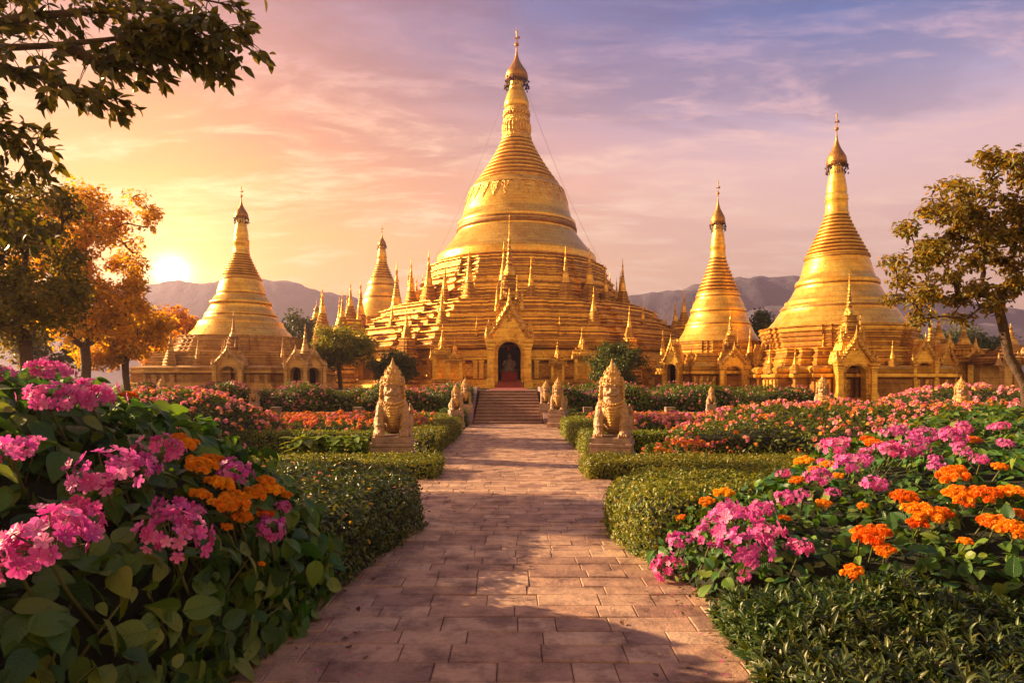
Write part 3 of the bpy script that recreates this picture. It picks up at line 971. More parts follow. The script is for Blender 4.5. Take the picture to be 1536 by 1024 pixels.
    # roof behind the gable, with a stepped tower
    r_ = MB()
    rb = ho * 1.25
    r_.loft([(-1, 0), (1, 0), (1, 1.0), (-1, 1.0)], [(rb, gb * .93), (rb * 1.06, gb * .95), (rb * 1.06, gb * .99), (rb * .95, gb)], (0, .02, 0))
    z = gb
    r_.loft([(-1, -.7), (1, -.7), (1, .7), (-1, .7)], [(rb * .92, z), (rb * .80, z + gable * .45), (rb * .86, z + gable * .48), (rb * .70, z + gable * .52), (rb * .60, z + gable * .86), (rb * .66, z + gable * .9), (rb * .5, z + gable * .95), (rb * .38, z + gable * 1.25)], (0, depth * .75, 0))
    r_.build('roof', carved, root, smooth=False)
    if spire:
        t_ = MB()
        zz = z + gable * 1.1
        Ht = H * 1.4
        t_.loft([(-1, -.8), (1, -.8), (1, .8), (-1, .8)], tiers(zz, zz + Ht * .45, W * .42, W * .22, 4, .09), (0, depth * .75, 0))
        t_.lathe([(W * .24, zz + Ht * .45), (W * .26, zz + Ht * .5), (W * .18, zz + Ht * .56)] + rings(zz + Ht * .56, zz + Ht * .95, W * .16, W * .05, 6) + [(W * .07, zz + Ht * .98), (W * .03, zz + Ht * 1.05), (W * .012, zz + Ht * 1.35)], 12, (0, depth * .75, 0))
        for s_ in (-1, 1):
            t_.cone((s_ * W * .55, depth * .4, zz - gable * .2), W * .12, Ht * .42, 6)
            t_.cone((s_ * W * .34, depth * .3, zz + Ht * .08), W * .09, Ht * .36, 6)
        t_.build('roof_spire', [carved, M['gold_dark']], root)
    return root

def shrine(parent_or_none, name, label, cat, loc, rz, W, H, gold=True, group=None):
    """small open shrine with a gabled front and a pinnacle"""
    t = thing(name, label, cat, loc, rz, group)
    plain, carved = (M['gold'], M['gold_carved']) if gold else (M['pale'], M['pale_carved'])
    m_ = MB()
    m_.loft(REDENT, tiers(0, H * .16, W * .62, W * .56, 2, .06), cap=True)
    m_.build('plinth', [plain, M['gold_dark']], t, smooth=False)
    for sx in (-1, 1):
        for sy in (-1, 1):
            b = MB(); b.box((sx * W * .4, sy * W * .4, H * .16 + H * .19), (W * .17, W * .17, H * .38), bevel=.02)
            b.build('post', plain, t, smooth=False)
    b = MB()
    b.box((0, W * .44, H * .35), (W * .8, W * .06, H * .36))
    b.build('back_wall', plain, t, smooth=False)
    portal_ = MB()
    for s_ in (-1, 1):
        pts = [np.array([s_ * W * .62 * (1 - u), -W * .5, H * .50 + H * .20 * u - .04 * H * math.sin(u * math.pi)]) for u in np.linspace(0, 1, 7)]
        portal_.tube(pts, W * .055, 5)
        for p_ in pts[:-1]:
            portal_.cone(tuple(p_), W * .06, H * .08, 5)
        portal_.cone((s_ * W * .62, -W * .5, H * .5), W * .09, H * .16, 6)
    portal_.cone((0, -W * .5, H * .69), W * .09, H * .16, 6)
    portal_.add([(-W * .58, -W * .45, H * .5), (W * .58, -W * .45, H * .5), (0, -W * .45, H * .7), (-W * .58, W * .1, H * .5), (W * .58, W * .1, H * .5), (0, W * .1, H * .7)], [[0, 1, 2], [0, 2, 5, 3], [1, 4, 5, 2]])
    portal_.build('gable', carved, t, smooth=False)
    r_ = MB()
    r_.loft(REDENT, tiers(H * .53, H * .70, W * .60, W * .32, 3, .07), cap=True)
    r_.build('roof', [plain, M['gold_dark']], t, smooth=False)
    link_mesh('pinnacle', SPIRE_GOLD if gold else SPIRE_PALE, t, (0, 0, H * .62), 0, (W * 1.5, W * 1.5, H * .42))
    return t

# ---------------------------------------------------------------- main pagoda
D0 = 70.0
gz = 1.25
mx = (775 - 768) / F * D0
main = thing('great_pagoda', 'tallest golden pagoda with a huge bell and stepped base, behind the path', 'pagoda', (mx, D0, gz))
def hz(py, d):
    return EYE + (HORIZON - py) / F * d - gz
def rad(px, d=D0):
    return px / F * d
R0 = 16.6
R1 = 15.0
# foundation wall with panels
b = MB()
zb1 = hz(516, D0 - R0)
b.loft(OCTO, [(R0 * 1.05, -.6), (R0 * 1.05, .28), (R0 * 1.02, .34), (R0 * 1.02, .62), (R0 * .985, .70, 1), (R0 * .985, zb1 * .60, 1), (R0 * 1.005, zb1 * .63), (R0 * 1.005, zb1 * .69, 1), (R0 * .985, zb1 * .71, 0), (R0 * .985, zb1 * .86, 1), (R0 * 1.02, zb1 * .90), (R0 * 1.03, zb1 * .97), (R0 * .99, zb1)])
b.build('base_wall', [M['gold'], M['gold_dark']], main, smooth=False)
# pilasters and carved panels round the base
pn = MB()
pm_ = MB(); pm_.box((0, 0, zb1 * .42), (.34, .22, zb1 * .42), bevel=.02); pm_.box((0, 0, zb1 * .61), (.46, .3, zb1 * .05), bevel=.02)
PIL = pm_.mesh('pilaster', [M['gold']], False)
for q in (6, 7, 0, 1, 2):
    a = q * math.pi / 4 - math.pi / 2 + (0)
for q in range(8):
    a = q * math.pi / 4 - math.pi / 2
    if math.sin(a) > .8: continue
    c, s_ = math.cos(a), math.sin(a)
    for t, n in ((-.395, 1.0), (-.325, 1.0), (-.285, 1.035), (-.20, 1.035), (-.17, 1.07), (-.085, 1.07), (0.085, 1.07), (.17, 1.07), (.20, 1.035), (.285, 1.035), (.325, 1.0), (.395, 1.0)):
        r = (n * .985 + .006) * R0
        x, y = r * c - t * R0 * s_, r * s_ + t * R0 * c
        link_mesh('pilaster', PIL, main, (x, y, 0), a + math.pi / 2)
    for t, n, wd in ((-.36, 1.0, .04), (-.243, 1.035, .06), (-.127, 1.07, .06), (.127, 1.07, .06), (.243, 1.035, .06), (.36, 1.0, .04)):
        r = n * .985 * R0 + .03
        x, y = r * c - t * R0 * s_, r * s_ + t * R0 * c
        pn = MB(); pn.box((0, 0, zb1 * .40), (wd * R0, .14, zb1 * .30), bevel=.03)
        o_ = pn.build('carved_panel', M['gold_carved'], main, smooth=False); o_.location = (x, y, 0); o_.rotation_euler = (0, 0, a + math.pi / 2)
# lower terraces
zl = hz(449, D0 - 11.2)
zm = zb1 + (zl - zb1) * .42
lt = MB()
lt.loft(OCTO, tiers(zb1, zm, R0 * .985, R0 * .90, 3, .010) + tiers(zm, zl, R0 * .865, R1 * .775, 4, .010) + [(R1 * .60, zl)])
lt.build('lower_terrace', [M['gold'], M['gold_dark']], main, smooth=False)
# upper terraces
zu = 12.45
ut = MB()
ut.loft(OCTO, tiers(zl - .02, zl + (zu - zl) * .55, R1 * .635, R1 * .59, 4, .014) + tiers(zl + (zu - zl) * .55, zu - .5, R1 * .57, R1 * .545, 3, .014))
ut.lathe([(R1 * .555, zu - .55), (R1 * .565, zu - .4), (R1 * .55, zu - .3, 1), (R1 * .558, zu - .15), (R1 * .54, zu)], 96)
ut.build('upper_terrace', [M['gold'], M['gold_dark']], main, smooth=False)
# bell
def prof_px(pts, d, g=0.0):
    return [(hwp / F * d, EYE + (HORIZON - y) / F * d - gz + g) for y, hwp in pts]
bell_pts = [(400, 119), (396, 118.5), (391, 118.5), (387, 117), (384, 113), (378, 108), (370, 101), (362, 95), (355, 90), (351, 88), (350, 90), (346, 90), (344, 87), (341, 88.5), (337, 88), (334, 85), (332, 84), (331, 82), (322, 80), (312, 77.5), (303, 75), (297, 73), (292, 71), (290, 72), (288, 71)]
bl = MB()
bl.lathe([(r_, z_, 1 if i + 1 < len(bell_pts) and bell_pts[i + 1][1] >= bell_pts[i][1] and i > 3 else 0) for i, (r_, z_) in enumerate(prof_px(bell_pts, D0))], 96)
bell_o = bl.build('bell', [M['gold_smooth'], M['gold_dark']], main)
# triangular pendants on the shoulder
pd = MB()
for k in range(28):
    a = 2 * math.pi * k / 28
    def bp(da, y, hwp):
        r = hwp / F * D0 + .05
        return (r * math.cos(a + da), r * math.sin(a + da), EYE + (HORIZON - y) / F * D0 - gz)
    w_ = .085
    V = [bp(-w_, 291, 71.5), bp(w_, 291, 71.5), bp(w_ * .85, 297, 73.3), bp(w_ * .4, 305, 75.8), bp(0, 312, 77.6), bp(-w_ * .4, 305, 75.8), bp(-w_ * .85, 297, 73.3)]
    Vi = [tuple(np.array(v) * np.array([.985, .985, 1])) for v in V]
    nV = len(V)
    pd.add(V + Vi, [list(range(nV))] + [[i, i + nV, (i + 1) % nV + nV, (i + 1) % nV] for i in range(nV)])
pd.build('pendants', M['gold_carved'], bell_o, smooth=False)
# ringed neck, lotus and banana bud
sp_ = MB()
zz = lambda y: EYE + (HORIZON - y) / F * D0 - gz
sp_.lathe([(rad(71), zz(288)), (rad(68), zz(285.5)), (rad(66), zz(284)), (rad(65), zz(281)), (rad(61), zz(279))] + rings(zz(279), zz(211), rad(60), rad(22), 10, 1.25))
sp_.build('ringed_spire', [M['gold'], M['gold_dark']], main)
lo_ = MB()
lo_.lathe([(rad(21.5), zz(212)), (rad(23), zz(209)), (rad(22), zz(206)), (rad(20.5), zz(204))] +
          [(rad(20.3), zz(196)), (rad(19.2), zz(186)), (rad(20), zz(184.5)), (rad(20.5), zz(181)), (rad(18), zz(179)), (rad(17.5), zz(175)), (rad(19.5), zz(172)), (rad(20), zz(168)), (rad(17), zz(165)), (rad(17), zz(163))], 40)
for k in range(24):
    a = 2 * math.pi * k / 24
    lo_.ball((rad(20) * math.cos(a), rad(20) * math.sin(a), zz(195)), (rad(2.2), rad(2.2), rad(9)), 8, 7)
    lo_.ball((rad(18.6) * math.cos(a), rad(18.6) * math.sin(a), zz(173.5)), (rad(2.3), rad(2.3), rad(3)), 8, 6)
lo_.build('lotus_band', M['gold_carved'], main)
bu = MB()
bu.lathe([(rad(17), zz(164)), (rad(19), zz(161)), (rad(18.6), zz(156)), (rad(17), zz(150)), (rad(15), zz(144)), (rad(12.5), zz(138)), (rad(10.5), zz(133)), (rad(11), zz(131)), (rad(10), zz(129)), (rad(9.6), zz(126)), (rad(10.2), zz(124.5)), (rad(9), zz(122)), (rad(8), zz(116)), (rad(4), zz(100))], 40)
bu.build('spire_bud', M['gold_smooth'], main)
umbrella(main, zz(117), rad(16.5), zz(74) - zz(117), 0)
# guy wires
for s_ in (-1, 1):
    g_ = MB()
    g_.tube([(s_ * rad(15) * (1 - t) + s_ * rad(122) * t, -.8 - 1.5 * t, zz(140) * (1 - t) + zz(400) * t - 4 * t * (1 - t)) for t in np.linspace(0, 1, 14)], .012, 4)
    g_.build('guy_wire', M['wire'], main)
# pinnacles standing on the ledges
def pin_at(ang_deg, r, z, h, wide=1.0):
    a = R(ang_deg)
    link_mesh('pinnacle', SPIRE_GOLD, main, (r * math.cos(a), r * math.sin(a), z - .03), 0, (h * .72 * wide, h * .72 * wide, h * 1.12))
for k in range(16):
    a = -90 + k * 22.5
    if k % 2:
        pin_at(a, R1 * .735, zl, 4.3, 1.0)
    else:
        pin_at(a - 6.5, R1 * .70, zl, 4.6 if k in (0, 2, 14) else 3.6, 1.1)
        pin_at(a + 6.5, R1 * .70, zl, 3.4, .95)
    if k != 0:
        pin_at(a, R0 * (.925 if k % 2 == 0 else .965), zm, 2.7 if k % 2 else 2.0, 1.1)
for k in range(16):
    a = -90 + k * 22.5 + 11.25
    pin_at(a, R0 * 1.005, zb1, 2.0, 1.1)
for s_ in (-1, 1):
    pin_at(-90 + s_ * 112.5, R0 * 1.06, zb1, 3.0, 1.0)
TW = MB()
TW.loft(REDENT, tiers(-.6, 3.2, .95, .80, 3, .05) + tiers(3.2, 4.9, .74, .52, 3, .06))
TW = TW.mesh('corner_tower', [M['gold'], M['gold_dark']], False)
for ad, rr, sc, ph in ((-62, 18.6, .80, 2.6), (-38, 19.0, .92, 3.2), (-12, 19.2, 1.0, 3.6), (12, 19.6, 1.1, 3.8), (-118, 18.6, .80, 2.6), (-142, 19.0, 1.0, 3.4), (-158, 19.3, 1.12, 4.0), (-176, 19.7, 1.15, 4.2), (166, 20.0, 1.2, 4.0), (-30, 17.3, 1.15, 3.4), (-150, 17.3, 1.25, 3.6)):
    a = R(ad)
    tw = link_mesh('corner_tower', TW, main, (rr * math.cos(a), rr * math.sin(a), 0), a, sc)
    link_mesh('pinnacle', SPIRE_GOLD, tw, (0, 0, 4.85), 0, (ph * .60 / sc, ph * .60 / sc, ph / sc))
# gateway
pw = 1.62
py_ = 48.5
px0 = at(764, 585, py_)
portal(main, (px0[0] - mx, py_ - D0, px0[2] - gz - .05), 0, pw, 3.5, 2.1, (M['gold'], M['gold_carved']), FLAME_GOLD, depth=1.6)
# seated image inside the gateway
sg = thing('seated_statue', 'pale robed seated statue with a red canopy inside the dark main doorway', 'statue', (px0[0], py_ + 2.2, 1.3))
fb = MB()
fb.ball((0, 0, 1.35), (.55, .32, .22)); fb.ball((0, .02, 1.75), (.34, .24, .42)); fb.ball((0, 0, 2.30), (.17, .17, .2)); fb.lathe([(.15, 2.42), (.08, 2.5), (.02, 2.62)], 10)
for s_ in (-1, 1):
    fb.tube([(s_ * .33, 0, 1.98), (s_ * .46, -.08, 1.66), (s_ * .22, -.28, 1.45)], [.11, .10, .07], 8)
    fb.tube([(s_ * .2, -.05, 1.3), (s_ * .56, -.22, 1.25), (s_ * .05, -.34, 1.24)], [.16, .15, .09], 8)
fb.build('figure', M['dull_robe'], sg)
fb = MB(); fb.box((0, .05, .55), (1.2, .7, 1.1), bevel=.05); fb.box((0, .05, 1.12), (1.3, .8, .08), bevel=.02)
fb.build('throne', M['red_cloth'], sg, smooth=False)
fb = MB(); fb.lathe([(.30, 2.75), (.26, 2.8), (.16, 2.92), (.04, 3.05)], 14)
fb.build('canopy', M['red_cloth'], sg)

# ---------------------------------------------------------------- smaller pagodas
def small_pagoda(name, label, px, D, prof, base_hw, base_y, wall_y, ring_seg, umb, gzl, mats, portal_spec, spire, flame, side_shrines, foot=0.0):
    """prof: (y, half width) pairs of the bell and neck; ring_seg: (y0,y1,hw0,hw1,n); umb: (rim y, half width, top y)"""
    x = (px - 768) / F * D
    t = thing(name, label, 'pagoda', (x, D, gzl))
    plain, carved = mats
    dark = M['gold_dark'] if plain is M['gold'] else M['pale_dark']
    Z = lambda y, d=D: EYE + (HORIZON - y) / F * d - gzl
    rb = base_hw / F * D
    zw = Z(wall_y, D - rb)
    b_ = MB()
    b_.loft(REDENT, [(rb * 1.04, -.6), (rb * 1.04, .2), (rb * 1.0, .26), (rb * 1.0, .45), (rb * .965, .52, 1), (rb * .965, zw * .66, 1), (rb * 1.0, zw * .72), (rb * 1.0, zw * .80, 1), (rb * .97, zw * .83), (rb * .985, zw * .93), (rb * .95, zw)])
    b_.build('base_wall', [plain, dark], t, smooth=False)
    for q in range(4):
        a = q * math.pi / 2 - math.pi / 2
        if math.sin(a) > .8: continue
        c, s_ = math.cos(a), math.sin(a)
        for u in (-.66, -.56, -.46, -.36, .36, .46, .56, .66):
            r = rb * .975
            pn_ = MB(); pn_.box((0, 0, zw * .44), (.10 * rb * (.5 if abs(u) in (.66, .46) else .9) * .6, .16, zw * .44), bevel=.02)
            o_ = pn_.build('pilaster', carved, t, smooth=False); o_.location = (r * c - u * rb * s_, r * s_ + u * rb * c, 0); o_.rotation_euler = (0, 0, a + math.pi / 2)
    y_t, hw_t = prof[0]
    zt = Z(y_t)
    m_ = MB()
    m_.loft(REDENT, tiers(zw, zw + (zt - zw) * .45, rb * .86, rb * .78, 3, .014))
    m_.loft(OCTO, tiers(zw + (zt - zw) * .42, zt + .02, rb * .74, hw_t / F * D * 1.03, 5, .014))
    m_.build('terrace', [plain, dark], t, smooth=False)
    m_ = MB()
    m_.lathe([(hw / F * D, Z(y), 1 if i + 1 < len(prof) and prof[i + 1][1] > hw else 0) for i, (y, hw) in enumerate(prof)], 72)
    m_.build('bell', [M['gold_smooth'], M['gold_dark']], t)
    y0, y1, h0, h1, n = ring_seg
    m_ = MB()
    m_.lathe(rings(Z(y0), Z(y1), h0 / F * D, h1 / F * D, n, 1.15), 56)
    m_.build('ringed_spire', [M['gold'], M['gold_dark']], t)
    yr, hr, yt = umb
    m_ = MB()
    r1 = h1 / F * D
    zz0, zz1 = Z(y1), Z(yr)
    L = zz1 - zz0
    m_.lathe([(r1 * 1.0, zz0 - .02), (r1 * 1.08, zz0 + L * .03), (r1 * .98, zz0 + L * .06), (r1 * .93, zz0 + L * .28), (r1 * 1.0, zz0 + L * .30), (r1 * .9, zz0 + L * .34), (r1 * .98, zz0 + L * .37), (r1 * .84, zz0 + L * .40),
              (r1 * .88, zz0 + L * .46), (r1 * .8, zz0 + L * .60), (r1 * .62, zz0 + L * .8), (r1 * .48, zz0 + L * .95), (r1 * .5, zz0 + L * .97), (r1 * .3, zz0 + L * 1.1)], 32)
    m_.build('spire_bud', M['gold_smooth'], t)
    umbrella(t, zz1, hr / F * D, Z(yt) - zz1, 0)
    for (dx_, top, bot, d, wide) in spire:
        h = (bot - top) / F * d
        p_ = at(px + dx_, bot, d)
        link_mesh('pinnacle', SPIRE_GOLD if mats[0] is M['gold'] else SPIRE_PALE, t, (p_[0] - x, p_[1] - D, p_[2] - gzl), 0, (h * .62 * wide, h * .62 * wide, h))
    for (dx_, yb, d, W, H, gab, rz, spr) in portal_spec:
        p_ = at(px + dx_, yb, d)
        portal(t, (p_[0] - x, d - D, p_[2] - gzl), rz, W, H, gab, mats, flame, spire=spr, depth=1.0)
    return t

PALE = (M['pale'], M['pale_carved']); GOLD = (M['gold'], M['gold_carved'])
left_prof = [(507, 75), (502, 72), (496, 66), (490, 62), (486, 60), (484, 60), (483, 57), (479, 53), (476, 51), (474, 52), (470, 48), (464, 45), (458, 42), (457, 44), (454, 44), (452, 41), (447, 38), (443, 34), (441, 35), (438, 34), (430, 32), (424, 30), (421, 29), (419, 30), (417, 27)]
small_pagoda('pagoda', 'pale ochre pagoda in the glare beside the setting sun, nearest the low sun', 362, 44, left_prof, 122, 580, 548, (417, 382, 27, 12, 9), (325, 10, 298), 1.15, PALE,
             [(-20, 582, 38.2, .86, 1.22, .75, 0, True), (82, 582, 38.8, .67, 1.18, .75, 0, False), (108, 582, 39.4, .75, 1.18, .8, R(38), False)],
             [(-106, 487, 548, 39.4, 1.1), (-84, 492, 548, 42.5, .9), (96, 485, 548, 39.4, 1.25), (-65, 500, 548, 39.4, .9), (62, 505, 548, 39.4, .9), (-30, 512, 540, 40.1, 1.2)], FLAME_PALE, [])
right_prof = [(494, 100), (488, 95), (480, 88), (472, 83), (466, 79), (463, 80), (461, 77), (456, 73), (453, 73), (451, 69), (444, 64), (436, 60), (431, 57), (429, 58.5), (424, 58), (421, 56), (419, 53), (412, 50), (404, 48), (396, 46), (390, 44), (388, 46), (386, 43)]
small_pagoda('pagoda', 'second tallest golden pagoda, standing at the right behind the sloping flower bank', 1255, 45, right_prof, 128, 600, 548, (386, 324, 43, 16.5, 11), (244, 14, 200), .3, GOLD,
             [(29, 602, 38.4, 1.14, 2.05, 1.25, 0, True), (132, 588, 39.6, .75, 1.7, 1.0, 0, False), (166, 588, 40.5, .7, 1.6, 1.1, R(25), False)],
             [(-62, 520, 560, 40, 1.3), (-20, 500, 548, 40.5, 1.0), (84, 510, 552, 39.5, 1.2), (-100, 515, 560, 42, 1.1), (120, 480, 548, 45, .9)], FLAME_GOLD, [])
mid_prof = [(514, 62), (508, 57), (500, 52), (494, 49), (489, 47), (487, 48), (484, 45), (477, 42), (470, 40), (468, 41), (464, 40), (462, 38), (456, 36.5), (450, 33), (447, 32), (445, 33), (441, 31)]
small_pagoda('pagoda', 'slim golden pagoda between the great pagoda and the tall right one', 1077, 50, mid_prof, 88, 582, 545, (441, 388, 30, 11.5, 10), (333, 10.5, 296), .5, GOLD,
             [(24, 584, 45.0, 1.0, 1.5, .95, 0, True), (66, 584, 45.0, .55, 1.6, 1.0, 0, False), (-70, 584, 45.4, .6, 1.7, 1.2, R(-35), False)],
             [(-83, 495, 552, 46, 1.2), (48, 492, 548, 46, 1.1), (78, 505, 552, 46, 1.1), (-40, 520, 548, 46, 1.2), (8, 508, 540, 45.6, 1.0)], FLAME_GOLD, [])
rear_prof = [(478, 40), (468, 36), (458, 32), (449, 27), (446, 28), (438, 24), (430, 21), (427, 22), (420, 18)]
small_pagoda('pagoda', 'small pagoda rising behind the left shoulder of the great pagoda', 573, 92, rear_prof, 58, 575, 500, (420, 394, 17, 7.5, 7), (367, 6, 350), 1.2, GOLD, [],
             [(-32, 418, 500, 86, 1.1), (22, 392, 500, 86, 1.2), (-52, 436, 505, 86, .9), (40, 400, 500, 88, .8)], FLAME_GOLD, [])
rear2 = [(512, 23), (505, 21), (498, 19), (492, 17), (486, 14)]
small_pagoda('pagoda', 'tiny pagoda peeping over the trees between the left pagoda and the great one', 475, 84, rear2, 34, 575, 530, (486, 476, 13, 6, 5), (465, 4, 455), 1.2, PALE, [], [(32, 490, 530, 80, .9)], FLAME_PALE, [])
# small shrines
SH = [(610, 578, 54.6, 1.5, 4.2, True, 0, 'gold shrine half hidden by the round bush behind the left lion'),
      (836, 578, 51.0, 1.0, 3.4, True, 0, 'smallest gold shrine, tight against the right side of the great doorway'),
      (972, 578, 56.2, 1.5, 4.4, True, 0, 'gold shrine just right of the round bush behind the right lion'),
      (545, 578, 59, 1.6, 4.4, True, 0, 'gold shrine at the far left corner of the great pagoda, behind the small tree'),
      (664, 578, 51.0, 1.3, 4.6, True, 0, 'dark little gold shrine left of the great doorway, under the base wall'),
      (682, 578, 50.8, 1.2, 3.8, True, 0, 'low gold shrine with dark opening, close to the left of the great doorway'),
      (873, 578, 50.9, 1.2, 4.4, True, 0, 'narrow gold shrine with round window right of the great doorway'),
      (1408, 583, 44, 2.2, 5.4, True, 0, 'gold shrine with a pinnacle just right of the tall right pagoda'),
      (1446, 583, 43, 2.2, 4.9, True, 0, 'squat gold shrine with a slender pinnacle, farther right of the tall pagoda'),
      (1516, 580, 40, 2.6, 4.6, False, 0, 'ochre shrine at the right edge, half hidden by the tree trunk')]
for px, yb, d, W, H, g_, rz, lab in SH:
    p_ = at(px, yb, d)
    gh = float(ground_h(p_[0], p_[1]))
    shrine(None, 'shrine', lab, 'shrine', (p_[0], p_[1], gh - .05), rz, W, H + (p_[2] - gh if p_[2] > gh else 0) * .0, g_)
for px, top, d, lab in ((1375, 470, 60, 'thin spire standing behind the right slope of the tall right pagoda'), (258, 490, 66, 'small spire in the haze just left of the ochre pagoda'), (1396, 455, 64, 'gold spire farther behind, above the shrine right of the tall pagoda')):
    p_ = at(px, 575, d)
    gh = float(ground_h(p_[0], p_[1]))
    h = (575 - top) / F * d + EYE - gh
    o = bpy.data.objects.new('spire', SPIRE_GOLD); COL.objects.link(o)
    o.location = (p_[0], p_[1], gh - .05); o.scale = (h * .6, h * .6, h)
    tag(o, lab, 'spire')

# ================================================================== LION STATUES
def lion_meshes():
    m_ = MB()
    B, T = m_.ball, m_.tube
    # trunk and chest
    B((0, .05, .52), (.30, .30, .36)); B((0, -.12, .60), (.27, .22, .28)); B((0, .32, .34), (.33, .26, .30))
    B((0, -.06, .84), (.21, .20, .20))
    for s_ in (-1, 1):
        B((s_ * .22, -.06, .66), (.15, .17, .17))                     # shoulder
        T([(s_ * .25, -.10, .66), (s_ * .28, -.16, .46), (s_ * .28, -.20, .26), (s_ * .28, -.22, .10)], [.13, .115, .10, .11], 12)
        B((s_ * .28, -.27, .085), (.115, .16, .09))                    # forepaw
        for k in range(4):
            B((s_ * .28 + (k - 1.5) * .055, -.41, .055), (.032, .05, .05), 10, 7)
        B((s_ * .28, -.215, .27), (.115, .115, .055))                 # knee cuff
        B((s_ * .33, .30, .28), (.15, .27, .25))                      # haunch
        B((s_ * .37, .06, .10), (.09, .20, .09))                      # hind paw
        for k in range(3):
            B((s_ * .37 + (k - 1) * .05, -.10, .055), (.03, .045, .045), 10, 7)
        # mane falls at the sides of the head
        for k in range(7):
            z = 1.12 - .075 * k
            B((s_ * (.235 + .015 * math.sin(k)), -.02 + .01 * k, z), (.06, .10, .055), 10, 7)
            B((s_ * (.20), .12, z), (.09, .10, .06), 10, 7)
    # head
    B((0, -.08, 1.00), (.215, .215, .21)); B((0, .06, 1.02), (.20, .18, .20))
    B((0, -.24, .93), (.135, .12, .085)); B((0, -.245, .855), (.10, .10, .06))       # muzzle, jaw
    B((0, -.345, .975), (.055, .045, .04))                                           # nose
    B((0, -.27, 1.02), (.045, .09, .06))                                             # nose bridge
    for s_ in (-1, 1):
        B((s_ * .095, -.255, 1.05), (.05, .04, .042), 12, 8)                           # eye
        B((s_ * .10, -.25, 1.115), (.085, .055, .028), 12, 8, (s_ * .3, 'Y'))          # brow
        B((s_ * .135, -.225, .935), (.06, .07, .055), 12, 8)                           # cheek
        B((s_ * .075, -.335, .93), (.05, .04, .035), 10, 7)                            # lip
        B((s_ * .22, -.06, 1.16), (.035, .05, .085), 10, 7)                            # ear
    for k in range(5):
        B(((k - 2) * .05, -.245 - .02 * (2 - abs(k - 2)), .80 - .018 * (2 - abs(k - 2))), (.032, .04, .05), 10, 7)   # beard
    # tail flame
    T([(.18, .52, .12), (.34, .50, .22), (.42, .36, .40), (.43, .26, .58), (.40, .22, .72)], [.07, .08, .075, .06, .02], 8)
    T([(-.18, .52, .12), (-.30, .52, .22), (-.36, .42, .34)], [.06, .06, .02], 8)
    o = m_.build('raw_lion', M['lion'])
    r_ = o.modifiers.new('remesh', 'REMESH'); r_.mode = 'VOXEL'; r_.voxel_size = .0092
    s2 = o.modifiers.new('smooth', 'SMOOTH'); s2.factor = .5; s2.iterations = 1
    tx = bpy.data.textures.new('carving', 'VORONOI'); tx.noise_scale = .075; tx.distance_metric = 'DISTANCE'
    d_ = o.modifiers.new('carve', 'DISPLACE'); d_.texture = tx; d_.strength = -.013; d_.mid_level = .35
    tx2 = bpy.data.textures.new('wear', 'CLOUDS'); tx2.noise_scale = .03
    d2 = o.modifiers.new('wear', 'DISPLACE'); d2.texture = tx2; d2.strength = .006
    dg = bpy.context.evaluated_depsgraph_get()
    body = bpy.data.meshes.new_from_object(o.evaluated_get(dg))
    body.name = 'body'
    body.polygons.foreach_set('use_smooth', np.ones(len(body.polygons), bool))
    if not body.materials: body.materials.append(M['lion'])
    bpy.data.objects.remove(o)
    # crown
    c = MB()
    c.lathe([(.235, 1.10), (.262, 1.12), (.262, 1.165), (.245, 1.18), (.25, 1.20), (.255, 1.225), (.225, 1.24), (.215, 1.29), (.18, 1.36), (.19, 1.375), (.165, 1.39), (.145, 1.43), (.11, 1.465), (.12, 1.475), (.10, 1.49),
             (.07, 1.53), (.075, 1.54), (.05, 1.56), (.03, 1.63), (.008, 1.70)], 28)
    for k in range(16):
        a = 2 * math.pi * k / 16
        c.cone((.245 * math.cos(a), .245 * math.sin(a), 1.20), .045, .12, 5)
        c.ball((.26 * math.cos(a), .26 * math.sin(a), 1.145), .026, 7, 5)
    for k in range(11):
        a = 2 * math.pi * k / 11
        c.cone((.18 * math.cos(a), .18 * math.sin(a), 1.36), .038, .10, 5)
    for k in range(8):
        a = 2 * math.pi * k / 8
        c.cone((.115 * math.cos(a), .115 * math.sin(a), 1.465), .028, .075, 5)
    for s_ in (-1, 1):
        for k in range(6):
            c.ball((s_ * (.262 + .006 * k), -.06, 1.17 - .085 * k), (.035, .045, .045), 8, 6)
        c.cone((s_ * .262, -.02, 1.18), .05, .13, 6)
    crown = c.mesh('crown', [M['lion_gold']])
    # breast ornament
    g = MB()
    n_ = 15
    for q, (rr, zz_, th) in enumerate(((.285, .80, .028), (.31, .735, .024))):
        pts = [(rr * 1.02 * math.sin(a), -.06 - rr * .95 * math.cos(a), zz_ - .09 * math.cos(a) ** 2) for a in np.linspace(-1.45, 1.45, n_)]
        g.tube(pts, th, 7)
        for p_ in pts[1:-1:1]:
            g.ball((p_[0] * 1.03, p_[1] - .02, p_[2]), .024, 7, 5)
    for k in range(7):
        z = .63 - .058 * k
        wd = .115 * (1 - k / 9)
        yk = -.375 + .008 * k + (.0 if k < 2 else .012 * (k - 2))
        g.ball((0, yk, z), (wd, .045, .042), 10, 6)
        for s_ in (-1, 1):
            g.ball((s_ * wd, yk + .02, z + .01), .028, 7, 5)
    for s_ in (-1, 1):
        for k in range(5):
            g.ball((s_ * (.30 + .012 * k), -.02 + .05 * k, .74 - .05 * k), (.045, .05, .03), 8, 6)
    orn = g.mesh('breastplate', [M['lion_gold']])
    return body, crown, orn
LB, LC, LO = lion_meshes()
